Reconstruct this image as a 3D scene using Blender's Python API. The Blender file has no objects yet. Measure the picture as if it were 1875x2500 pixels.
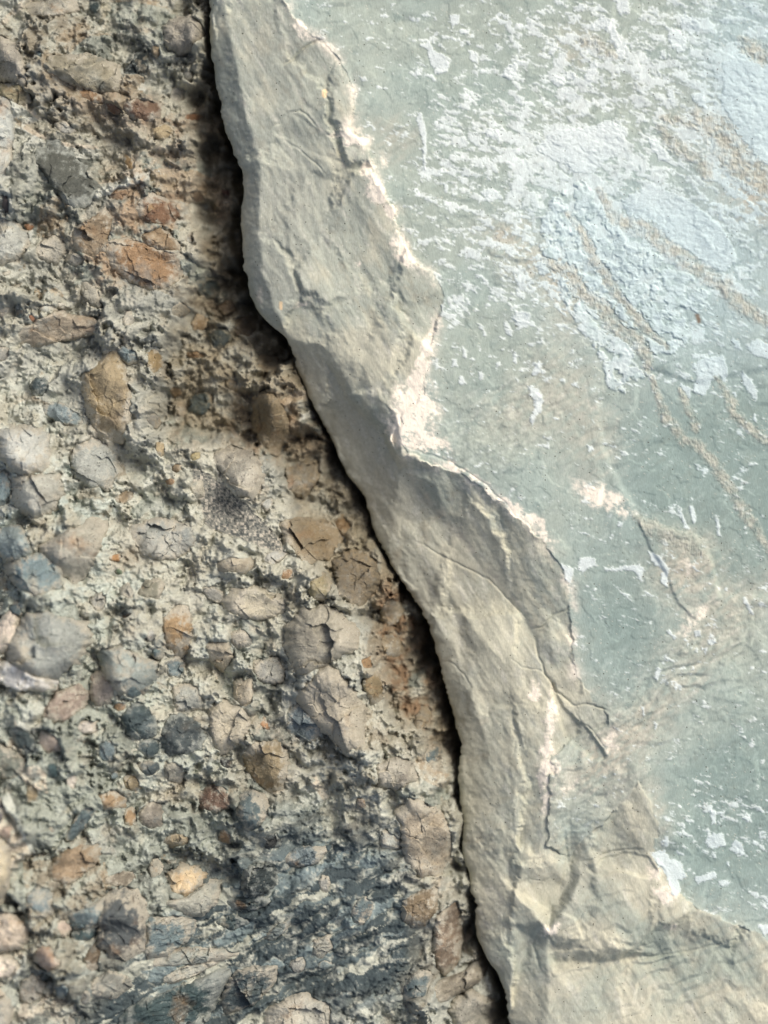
import bpy, math, random
import numpy as np
from mathutils import Vector
from mathutils.geometry import delaunay_2d_cdt

# ------------------------------------------------------------------ camera, sky, sun, exposure
K = 0.0002                      # metres per photograph pixel (the photograph is 1875 x 2500 of them)
SUN_EL, SUN_AZ = 49.0, 44.0     # elevation; direction the light comes from, degrees from +X towards +Y
sc = bpy.context.scene
COL = sc.collection
cd = bpy.data.cameras.new('camera')
cam = bpy.data.objects.new('camera', cd); COL.objects.link(cam)
cam.location = (0, 0, 2.5)
cd.sensor_fit = 'VERTICAL'; cd.sensor_height = 36.0; cd.sensor_width = 27.0
cd.lens = 36.0 * 2.5 / 0.5
cd.clip_start = 0.05; cd.clip_end = 2000
cd.dof.use_dof = True; cd.dof.focus_distance = 2.5 - 0.001; cd.dof.aperture_fstop = 2.6
sc.camera = cam
w = bpy.data.worlds.new('World'); sc.world = w; w.use_nodes = True
nt = w.node_tree
sky = nt.nodes.new('ShaderNodeTexSky'); sky.sky_type = 'NISHITA'; sky.sun_disc = False
sky.sun_elevation = math.radians(SUN_EL); sky.sun_rotation = math.radians(90 - SUN_AZ)
sky.air_density = 0.8; sky.dust_density = 5.0; sky.ozone_density = 0.6
bg = nt.nodes['Background']; bg.inputs['Strength'].default_value = 0.12
nt.links.new(sky.outputs[0], bg.inputs['Color'])
sd = bpy.data.lights.new('sun', 'SUN'); sd.energy = 2.0; sd.angle = math.radians(22); sd.color = (1.0, 0.95, 0.87)
sun = bpy.data.objects.new('sun', sd); COL.objects.link(sun)
_d = Vector((math.cos(math.radians(SUN_EL)) * math.cos(math.radians(SUN_AZ)),
             math.cos(math.radians(SUN_EL)) * math.sin(math.radians(SUN_AZ)), math.sin(math.radians(SUN_EL))))
sun.rotation_euler = _d.to_track_quat('Z', 'Y').to_euler(); sun.location = (2, 1, 3)
sc.view_settings.view_transform = 'Standard'; sc.view_settings.look = 'None'
sc.view_settings.exposure = 0.36; sc.view_settings.gamma = 1.0; sc.view_settings.use_curve_mapping = False
sc.cycles.max_bounces = 6

# ------------------------------------------------------------------ numeric helpers
def D(*p): return [(a[0] * 1.1302, a[1] * 1.1302) + tuple(a[2:]) for a in p]
ORG = {1: (0, 0), 2: (935, 0), 3: (0, 620), 4: (935, 620), 5: (0, 1240), 6: (935, 1240), 7: (0, 1860), 8: (935, 1860)}
def T(k, *p):
    o = ORG[k]; return [(o[0] + a[0] * .5666, o[1] + a[1] * .5666) + tuple(a[2:]) for a in p]
def hsh(ix, iy, s):
    h = (ix.astype(np.int64) * 374761393 + iy.astype(np.int64) * 668265263 + s * 2246822519) & 0xFFFFFFFF
    h = ((h ^ (h >> 13)) * 1274126177) & 0xFFFFFFFF
    h = ((h ^ (h >> 16)) * 2246822519) & 0xFFFFFFFF
    return ((h ^ (h >> 15)) & 0xFFFFFF) / float(0x1000000)
def perlin(x, y, s=0):
    xi = np.floor(x).astype(np.int64); yi = np.floor(y).astype(np.int64); xf = x - xi; yf = y - yi
    u = xf * xf * xf * (xf * (xf * 6 - 15) + 10); v = yf * yf * yf * (yf * (yf * 6 - 15) + 10)
    def g(a, b):
        t = hsh(xi + a, yi + b, s) * 6.2831853
        return np.cos(t) * (xf - a) + np.sin(t) * (yf - b)
    a = g(0, 0); b = g(1, 0); c = g(0, 1); d = g(1, 1)
    a = a + (b - a) * u; c = c + (d - c) * u
    return (a + (c - a) * v) * 1.5
def fbm(x, y, L, o=4, s=0, r=.5):
    t = 0; a = 1.0; n = 0
    for i in range(o):
        t = t + a * perlin(x / L + 17.3 * i, y / L - 9.1 * i, s + i * 7); n += a; a *= r; L *= .5
    return t / n * 1.3
def ridged(x, y, L, o=4, s=0):
    t = 0; a = 1.0; n = 0
    for i in range(o):
        t = t + a * (1 - 2 * np.abs(perlin(x / L + 5.7 * i, y / L + 3.1 * i, s + i * 5))); n += a; a *= .5; L *= .5
    return t / n
def worley(x, y, L, s=0, jit=.95):
    x = x / L; y = y / L
    xi = np.floor(x).astype(np.int64); yi = np.floor(y).astype(np.int64)
    f1 = np.full(x.shape, 9.); f2 = np.full(x.shape, 9.); px = np.zeros(x.shape); py = np.zeros(x.shape)
    for a in (-1, 0, 1):
        for b in (-1, 0, 1):
            cx = xi + a + .5 + (hsh(xi + a, yi + b, s) - .5) * jit; cy = yi + b + .5 + (hsh(xi + a, yi + b, s + 1) - .5) * jit
            d = np.sqrt((cx - x) ** 2 + (cy - y) ** 2); m = d < f1
            f2 = np.where(m, f1, np.minimum(f2, d)); f1 = np.where(m, d, f1); px = np.where(m, cx, px); py = np.where(m, cy, py)
    return f1, f2, px * L, py * L
def rnd(px, py, s): return hsh(np.round(px * 8).astype(np.int64), np.round(py * 8).astype(np.int64), s)
def blocks(x, y, S, s, flat=.35):
    """heap of angular fragments: each is a tilted top cut by four sloping sides, the highest one shows"""
    u = x / S; v = y / S; xi = np.floor(u).astype(np.int64); yi = np.floor(v).astype(np.int64)
    best = np.full(x.shape, -1e9); sec = best.copy(); bx = np.zeros(x.shape); by = bx.copy(); top = bx.copy()
    for a in (-1, 0, 1):
        for b in (-1, 0, 1):
            I, J = xi + a, yi + b; R = [hsh(I, J, s + k) for k in range(13)]
            dx = u - (I + .5 + (R[0] - .5) * .9); dy = v - (J + .5 + (R[1] - .5) * .9)
            H = (R[2] - .5) * .55; t = H + (R[3] - .5) * flat * 1.6 * dx + (R[4] - .5) * flat * 1.6 * dy; h = t
            for k in range(4):
                th = (R[5] + k * .25 + (R[6 + k] - .5) * .14) * 6.2831853; sl = .35 + 1.5 * R[9 + k]
                h = np.minimum(h, H + sl * (.30 + .34 * R[(6 + k) % 13] - (np.cos(th) * dx + np.sin(th) * dy)))
            m = h > best; sec = np.where(m, best, np.maximum(sec, h)); best = np.where(m, h, best)
            bx = np.where(m, I * 7.13 + J * .37, bx); by = np.where(m, J * 5.71 + I * .11, by); top = np.where(m, (h > t - 1e-6) * 1., top)
    return best * S, bx, by, (best - sec) * S, top
def smax(a, b, k):
    h = np.clip(.5 + .5 * (a - b) / k, 0, 1); return b + (a - b) * h + k * h * (1 - h)
def ss(a, b, x):
    t = np.clip((x - a) / (b - a), 0, 1); return t * t * (3 - 2 * t)
def lin(c):
    c = np.asarray(c, float) / 255.
    return np.where(c <= .04045, c / 12.92, ((c + .055) / 1.055) ** 2.4)
def mixc(a, b, m): return a + (b - a) * m[..., None]

# rasters over the place (cell = 3 photograph pixels)
CS = 3.0; X0, Y0 = -60., -60.
NX, NY = int((1935 + 60) / CS) + 1, int((2560 + 60) / CS) + 1
GX, GY = np.meshgrid(X0 + CS * np.arange(NX), Y0 + CS * np.arange(NY))
def blur(r, sig):
    sig = sig / CS
    if sig < .3: return r
    n = max(1, int(3 * sig)); k = np.exp(-.5 * (np.arange(-n, n + 1) / sig) ** 2); k /= k.sum()
    p = np.pad(r, ((n, n), (0, 0)), mode='edge'); q = sum(k[i] * p[i:i + r.shape[0]] for i in range(2 * n + 1))
    p = np.pad(q, ((0, 0), (n, n)), mode='edge'); return sum(k[i] * p[:, i:i + r.shape[1]] for i in range(2 * n + 1))
def refl(x, y):
    x = np.abs(x + 40) - 40; x = 1915 - np.abs(1915 - x); y = np.abs(y + 40) - 40; y = 2540 - np.abs(2540 - y)
    return x, y
def samp(r, x, y):
    x, y = refl(x, y)
    u = np.clip((x - X0) / CS, 0, NX - 1.001); v = np.clip((y - Y0) / CS, 0, NY - 1.001)
    i = u.astype(int); j = v.astype(int); u = u - i; v = v - j
    return (r[j, i] * (1 - u) + r[j, i + 1] * u) * (1 - v) + (r[j + 1, i] * (1 - u) + r[j + 1, i + 1] * u) * v
def inpoly(x, y, P):
    P = [p[:2] for p in P]; c = np.zeros(x.shape, bool); n = len(P)
    for i in range(n):
        (ax, ay), (bx, by) = P[i], P[(i + 1) % n]
        if ay == by: continue
        c ^= ((ay > y) != (by > y)) & (x < (bx - ax) * (y - ay) / (by - ay) + ax)
    return c
def pmask(P, sig=3.):
    r = np.zeros(GX.shape); xs = [p[0] for p in P]; ys = [p[1] for p in P]
    i0, i1 = max(0, int((min(xs) - X0) / CS) - 1), min(NX, int((max(xs) - X0) / CS) + 3)
    j0, j1 = max(0, int((min(ys) - Y0) / CS) - 1), min(NY, int((max(ys) - Y0) / CS) + 3)
    if i1 <= i0 or j1 <= j0: return r
    r[j0:j1, i0:i1] = inpoly(GX[j0:j1, i0:i1], GY[j0:j1, i0:i1], P)
    return blur(r, sig)
def ldist(x, y, P):
    """distance to a polyline, and position along it 0..1"""
    P = [p[:2] for p in P]; d = np.full(x.shape, 1e9); t_ = np.zeros(x.shape)
    L = [math.dist(P[i], P[i + 1]) for i in range(len(P) - 1)]; tot = sum(L); acc = 0
    for i in range(len(P) - 1):
        (ax, ay), (bx, by) = P[i], P[i + 1]; vx, vy = bx - ax, by - ay
        t = np.clip(((x - ax) * vx + (y - ay) * vy) / max(1e-6, vx * vx + vy * vy), 0, 1)
        e = np.hypot(x - ax - t * vx, y - ay - t * vy); m = e < d
        d = np.where(m, e, d); t_ = np.where(m, (acc + t * L[i]) / tot, t_); acc += L[i]
    return d, t_
def tin(pts, edges, sig):
    P = [Vector(p[:2]) for p in pts]; z = [p[2] for p in pts]
    vo, eo, fo, ov, oe, of = delaunay_2d_cdt(P, edges, [], 0, 0.5)
    zz = []
    for i, v in enumerate(vo):
        zz.append(z[ov[i][0]] if ov[i] else float(np.mean([z[k] for k in sorted(range(len(P)), key=lambda k: (P[k] - v).length)[:2]])))
    r = np.full(GX.shape, np.nan)
    for f in fo:
        a, b, c = [vo[k] for k in f]; za, zb, zc = [zz[k] for k in f]
        i0 = max(0, int((min(a.x, b.x, c.x) - X0) / CS)); i1 = min(NX, int((max(a.x, b.x, c.x) - X0) / CS) + 2)
        j0 = max(0, int((min(a.y, b.y, c.y) - Y0) / CS)); j1 = min(NY, int((max(a.y, b.y, c.y) - Y0) / CS) + 2)
        if i1 <= i0 or j1 <= j0: continue
        x = GX[j0:j1, i0:i1]; y = GY[j0:j1, i0:i1]
        den = (b.y - c.y) * (a.x - c.x) + (c.x - b.x) * (a.y - c.y)
        if abs(den) < 1e-9: continue
        l1 = ((b.y - c.y) * (x - c.x) + (c.x - b.x) * (y - c.y)) / den; l2 = ((c.y - a.y) * (x - c.x) + (a.x - c.x) * (y - c.y)) / den; l3 = 1 - l1 - l2
        m = (l1 >= -1e-6) & (l2 >= -1e-6) & (l3 >= -1e-6)
        s = r[j0:j1, i0:i1]; s[m] = (l1 * za + l2 * zb + l3 * zc)[m]
    r = np.where(np.isnan(r), np.nanmean(r), r)
    return blur(r, sig)

# ------------------------------------------------------------------ mesh output and materials
def to_world(x, y, z): return np.stack([(x - 937.5) * K, (1250 - y) * K, z * K], -1)
def mesh_obj(name, co, quads, col, mat, parent=None, tris=None, label=None):
    me = bpy.data.meshes.new(name); nq = len(quads)
    loops = quads.reshape(-1); starts = np.arange(nq) * 4; tot = np.full(nq, 4)
    if tris is not None and len(tris):
        starts = np.concatenate([starts, nq * 4 + np.arange(len(tris)) * 3]); tot = np.concatenate([tot, np.full(len(tris), 3)])
        loops = np.concatenate([loops, tris.reshape(-1)])
    me.vertices.add(len(co)); me.vertices.foreach_set('co', co.astype(np.float32).ravel())
    me.loops.add(len(loops)); me.loops.foreach_set('vertex_index', loops.astype(np.int32))
    me.polygons.add(len(starts)); me.polygons.foreach_set('loop_start', starts.astype(np.int32))
    me.polygons.foreach_set('use_smooth', np.ones(len(starts), bool))
    a = me.attributes.new('tint', 'FLOAT_COLOR', 'POINT')
    c4 = np.ones((len(co), 4), np.float32); c4[:, :3] = np.clip(col, .004, .9); a.data.foreach_set('color', c4.ravel())
    me.materials.append(mat); me.update(calc_edges=True); me.validate()
    o = bpy.data.objects.new(name, me); COL.objects.link(o)
    if parent: o.parent = parent
    if label: o['label'] = label
    return o
def submesh(name, co, col, faces, mat, parent=None, label=None):
    u, inv = np.unique(faces, return_inverse=True)
    return mesh_obj(name, co[u], inv.reshape(-1, 4), col[u], mat, parent, label=label)
def material(name, rough, b1, b2, grain, sheen=.3, streak=None):
    """stone: the mineral tints of the surface, crystal grain, pits and fine relief"""
    m = bpy.data.materials.new(name); m.use_nodes = True; n = m.node_tree.nodes; l = m.node_tree.links
    bs = n['Principled BSDF']; bs.inputs['Roughness'].default_value = rough; bs.inputs['Specular IOR Level'].default_value = sheen
    tc = n.new('ShaderNodeTexCoord')
    mp = n.new('ShaderNodeMapping'); l.new(tc.outputs['Object'], mp.inputs[0])
    if streak: mp.inputs['Rotation'].default_value = (0, 0, math.radians(streak)); mp.inputs['Scale'].default_value = (1, .35, 1)
    at = n.new('ShaderNodeAttribute'); at.attribute_name = 'tint'
    def noise(s, d=6, r=.6):
        t = n.new('ShaderNodeTexNoise'); t.inputs['Scale'].default_value = s; t.inputs['Detail'].default_value = d; t.inputs['Roughness'].default_value = r
        l.new(mp.outputs[0], t.inputs['Vector']); return t
    g = noise(1400, 4, .7); g2 = noise(260, 6, .65)
    rp = n.new('ShaderNodeMapRange'); rp.inputs['From Min'].default_value = .3; rp.inputs['From Max'].default_value = .7
    rp.inputs['To Min'].default_value = 1 - grain; rp.inputs['To Max'].default_value = 1 + grain; l.new(g.outputs[0], rp.inputs[0])
    rq = n.new('ShaderNodeMapRange'); rq.inputs['From Min'].default_value = .3; rq.inputs['From Max'].default_value = .7
    rq.inputs['To Min'].default_value = 1 - grain * .8; rq.inputs['To Max'].default_value = 1 + grain * .8; l.new(g2.outputs[0], rq.inputs[0])
    mu = n.new('ShaderNodeMath'); mu.operation = 'MULTIPLY'; l.new(rp.outputs[0], mu.inputs[0]); l.new(rq.outputs[0], mu.inputs[1])
    vm = n.new('ShaderNodeVectorMath'); vm.operation = 'SCALE'; l.new(at.outputs['Color'], vm.inputs[0]); l.new(mu.outputs[0], vm.inputs['Scale'])
    # dark mineral specks
    vo = n.new('ShaderNodeTexVoronoi'); vo.inputs['Scale'].default_value = 420; l.new(tc.outputs['Object'], vo.inputs['Vector'])
    lt = n.new('ShaderNodeMath'); lt.operation = 'LESS_THAN'; lt.inputs[1].default_value = .13; l.new(vo.outputs['Distance'], lt.inputs[0])
    sp = n.new('ShaderNodeSeparateColor'); l.new(vo.outputs['Color'], sp.inputs[0])
    gt = n.new('ShaderNodeMath'); gt.operation = 'GREATER_THAN'; gt.inputs[1].default_value = .93; l.new(sp.outputs[0], gt.inputs[0])
    an = n.new('ShaderNodeMath'); an.operation = 'MULTIPLY'; l.new(lt.outputs[0], an.inputs[0]); l.new(gt.outputs[0], an.inputs[1])
    mx = n.new('ShaderNodeMix'); mx.data_type = 'RGBA'; l.new(an.outputs[0], mx.inputs[0]); l.new(vm.outputs[0], mx.inputs[6]); mx.inputs[7].default_value = (.05, .045, .035, 1)
    l.new(mx.outputs[2], bs.inputs['Base Color'])
    bu = n.new('ShaderNodeBump'); bu.inputs['Strength'].default_value = b1; bu.inputs['Distance'].default_value = .0006; l.new(g.outputs[0], bu.inputs['Height'])
    bv = n.new('ShaderNodeBump'); bv.inputs['Strength'].default_value = b2; bv.inputs['Distance'].default_value = .0022; l.new(g2.outputs[0], bv.inputs['Height'])
    l.new(bv.outputs[0], bu.inputs['Normal']); l.new(bu.outputs[0], bs.inputs['Normal'])
    return m
M_SLATE = material('grey_green_slate', .68, .35, .09, .09, .35, 35)
M_EDGE = material('fresh_broken_slate', .82, .45, .15, .10, .25, -62)
M_CRUST = material('pale_mineral_crust', .8, .45, .35, .05, .25)
M_VEIN = material('tan_calcite_vein', .9, .7, .8, .12, .2, 30)
M_CONG = material('pebbly_conglomerate', .82, .4, .3, .10, .3)
M_PEB = material('embedded_stone', .75, .5, .55, .15, .35)
M_SOIL = material('dark_soil', .95, .6, .6, .2, .1)

# ------------------------------------------------------------------ slab outline
EDGE = D((448, -60), (448, 0), (450, 60), (454, 120), (464, 180), (473, 235), (487, 290), (505, 335), (521, 375), (524, 405), (519, 440), (517, 490), (519, 550), (524, 595),
         (540, 640), (562, 680), (590, 708), (614, 726), (624, 752), (640, 800), (662, 848), (690, 900), (716, 955), (745, 1020), (775, 1062), (793, 1095), (806, 1145),
         (832, 1200), (862, 1248), (890, 1290), (912, 1325), (935, 1378), (946, 1425), (960, 1475), (972, 1520), (985, 1570), (993, 1610), (992, 1660), (989, 1705),
         (996, 1755), (1003, 1800), (1000, 1840), (1010, 1890), (1017, 1930), (1028, 1965), (1028, 2000), (1036, 2050), (1058, 2085), (1078, 2118), (1092, 2160), (1100, 2212), (1110, 2270))
EX = np.array([p[0] for p in EDGE]); EY = np.array([p[1] for p in EDGE])
def xe(y):
    yr = np.abs(y + 40) - 40; yr = 2540 - np.abs(2540 - yr)
    b = np.interp(yr, EY, EX); b = (b + np.interp(yr - 9, EY, EX) + np.interp(yr + 9, EY, EX)) / 3
    k = .5 + perlin(y / 90., y * 0 + 7.7, 6); return b + 7 * np.abs(perlin(y / 47., y * 0 + .4, 3)) + 3.5 * k * np.abs(perlin(y / 17., y * 0 + 2.4, 4)) * 2 + 1.6 * np.clip(k, 0, 2) * perlin(y / 6., y * 0 + 5.4, 5)

# ------------------------------------------------------------------ the slab: height
SP, SE = [], []
def chain(*pts):
    b = len(SP); SP.extend(D(*pts)); SE.extend((b + i, b + i + 1) for i in range(len(pts) - 1))
# ridge between the cleavage surface and the broken face
chain((600, -60, 25), (615, 0, 25), (640, 50, 27), (690, 88, 30), (722, 112, 32), (748, 160, 32), (765, 205, 32), (766, 245, 32), (745, 275, 24), (778, 302, 30), (802, 345, 31), (812, 392, 32),
      (850, 450, 32), (862, 520, 33), (884, 562, 34), (930, 592, 34), (958, 625, 34), (950, 680, 33), (935, 735, 32), (925, 790, 32), (900, 840, 30), (856, 895, 28), (845, 950, 24), (866, 985, 20),
      (960, 1010, 24), (1030, 1050, 28), (1110, 1110, 30), (1168, 1162, 32), (1202, 1210, 32), (1225, 1260, 32), (1230, 1310, 24), (1236, 1400, 24), (1240, 1460, 22), (1300, 1530, 20))
chain((590, -60, -20), (480, 0, -14), (505, 120, -6), (530, 240, -4), (560, 350, -8), (560, 480, -14), (566, 590, -20), (600, 680, -22))
chain((614, 728, -42), (700, 748, -20), (735, 800, -24), (762, 850, -28), (800, 885, -26), (842, 932, -18), (858, 985, -8))           # ledge lip
chain((622, 752, -78), (690, 766, -52), (726, 815, -62), (752, 868, -70), (792, 905, -72), (832, 952, -62), (862, 1012, -46))       # foot of the ledge
chain((862, 1012, -46), (905, 1060, -56), (960, 1130, -62), (1050, 1232, -54), (1110, 1300, -40), (1150, 1362, -24))                     # hollow
chain((448, -60, -60), (448, 0, -60), (455, 120, -60), (487, 285, -66), (520, 378, -68), (518, 480, -64), (525, 600, -64), (560, 680, -60), (612, 727, -62), (640, 800, -118), (715, 950, -134),
      (790, 1090, -134), (840, 1210, -124), (905, 1312, -116), (950, 1430, -108), (985, 1570, -98), (990, 1700, -96), (1000, 1850, -96), (1025, 1970, -94), (1058, 2085, -90), (1100, 2212, -86), (1110, 2270, -86))
for e in [(400, 300, -160), (420, 1000, -260), (800, 1700, -260), (850, 2212, -240), (300, 2270, -260), (200, -60, -200)]: SP.append(D(e)[0])
for p in [(560, 60, 4), (620, 140, 14), (660, 118, 24), (690, 200, 28), (700, 60, 30), (625, 240, 20), (690, 300, 12), (590, 290, 2), (640, 400, -2), (700, 450, 6), (745, 380, 16), (620, 520, -8),
          (690, 560, 0), (780, 520, 16), (650, 640, -10), (720, 690, 0), (800, 640, 18), (860, 600, 26), (780, 780, 4), (850, 740, 22), (820, 860, 12), (760, 780, -6), (700, 705, -8),
          (900, 640, 30), (890, 760, 28),
          (940, 1050, -6), (1000, 1080, -18), (1060, 1130, -16), (1100, 1190, -14), (1150, 1240, -2), (1180, 1300, 6), (980, 1040, 8),
          (850, 1120, -92), (900, 1180, -84), (960, 1270, -74), (1010, 1340, -60), (1060, 1400, -36), (1110, 1450, -22), (1150, 1400, -20), (1190, 1370, 6), (1200, 1440, 4),
          (1000, 1470, -66), (1040, 1560, -52), (1060, 1660, -46), (1070, 1780, -42), (1085, 1900, -42), (1100, 2000, -46), (1110, 2080, -54),
          (1120, 1500, -14), (1190, 1480, 2), (1200, 1560, 8), (1225, 1600, 0), (1180, 1640, 16), (1172, 1740, 8), (1168, 1830, -6), (1140, 1700, -10), (1120, 1560, -20),
          (1230, 1760, 2), (1235, 1850, -36), (1228, 1920, -44), (1190, 1975, -48), (1150, 2030, -60), (1130, 2085, -62), (1200, 2080, -50),
          (1290, 1660, 14), (1380, 1690, 28), (1425, 1780, 32), (1320, 1770, 4), (1270, 1830, -14), (1310, 1850, -22), (1400, 1840, 12), (1345, 1842, -16),
          (1255, 1900, -14), (1290, 1880, 2), (1340, 1880, 14), (1400, 1905, 24), (1395, 2000, 22), (1340, 2050, 8), (1280, 2050, -4), (1185, 2015, -12), (1170, 1990, -10), (1230, 1950, 0), (1300, 1960, 14),
          (1180, 2060, -28), (1190, 2110, -30), (1300, 2082, -34), (1420, 2062, -26), (1540, 2030, -4), (1640, 2050, 8), (1659, 2120, 0), (1500, 2140, -14), (1300, 2180, -26), (1180, 2212, -32), (1180, 2270, -32),
          (1400, 2230, -20), (1700, 2250, -14), (1440, 1930, 26), (1500, 1965, 22), (1600, 2000, 16),
          (1000, 100, 36), (1000, 500, 42), (1300, 300, 52), (1720, -60, 92), (1720, 400, 84), (1720, 800, 70), (1300, 900, 44), (1720, 1300, 46), (1000, 850, 34), (1100, 1000, 38), (1300, 1150, 40),
          (1450, 1450, 30), (1400, 1250, 40), (1350, 1600, 22), (1500, 1700, 24), (1720, 1700, 34), (1500, 1850, 16), (1659, 1950, 18), (1260, 1500, 16), (1300, 1560, 12), (1250, 1630, 6)]:
    SP.append(D(p)[0])
SP = [(p[0], p[1], p[2] * 1.3 if p[2] < 0 else p[2]) for p in SP]
S_BASE = tin(SP, SE, 2.6)
PLATEAU = D((600, -60), (615, 0), (640, 50), (690, 88), (722, 112), (748, 160), (765, 205), (766, 245), (748, 275), (778, 302), (802, 345), (812, 392), (850, 450), (862, 520), (884, 562), (930, 592), (958, 625),
            (950, 680), (935, 735), (925, 790), (915, 850), (870, 900), (860, 950), (885, 985), (960, 1010), (1030, 1050), (1110, 1110), (1168, 1162), (1202, 1210), (1225, 1260), (1230, 1310), (1236, 1400),
            (1240, 1460), (1300, 1530), (1320, 1560), (1230, 1600), (1195, 1640), (1185, 1740), (1180, 1830), (1230, 1850), (1280, 1800), (1380, 1690), (1425, 1780), (1412, 1835), (1450, 1920), (1500, 1960),
            (1600, 2000), (1640, 2020), (1720, 2080), (1720, -60))
R_PLAT = pmask(PLATEAU, 3)

VEINS = [(D((1290, 410), (1330, 478), (1400, 500), (1440, 540), (1500, 580), (1560, 622), (1610, 672), (1700, 720)), 11),
         (T(2, (1350, 500), (1440, 580), (1480, 660), (1560, 740), (1700, 830)), 21),
         (T(2, (1185, 560), (1260, 640), (1350, 700), (1405, 780)), 11),
         (T(2, (790, 920), (860, 1010), (905, 1130)) + T(4, (940, 75), (1000, 170), (1080, 270), (1150, 350), (1215, 405)), 8),
         (T(4, (690, 30), (800, 80), (850, 170), (930, 220), (980, 300), (1090, 380), (1140, 460), (1135, 515)), 11),
         (T(4, (1160, 530), (1190, 660), (1240, 730), (1290, 800), (1350, 830), (1420, 900), (1500, 1030), (1575, 1140)) + T(6, (1610, 110), (1680, 220)), 8),
         (T(4, (1275, 580), (1310, 680), (1350, 770)), 6),
         (T(4, (1430, 530), (1490, 620), (1510, 700), (1620, 790), (1700, 850)), 7),
         (T(2, (1195, 512), (1280, 530), (1335, 560)), 7),
         (T(2, (850, 180), (920, 205), (995, 262)), 9),
         (T(2, (1530, 180), (1600, 240), (1700, 290)), 11),
         (D((1375, 1118), (1420, 1150), (1470, 1165), (1515, 1195)), 13)]
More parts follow.
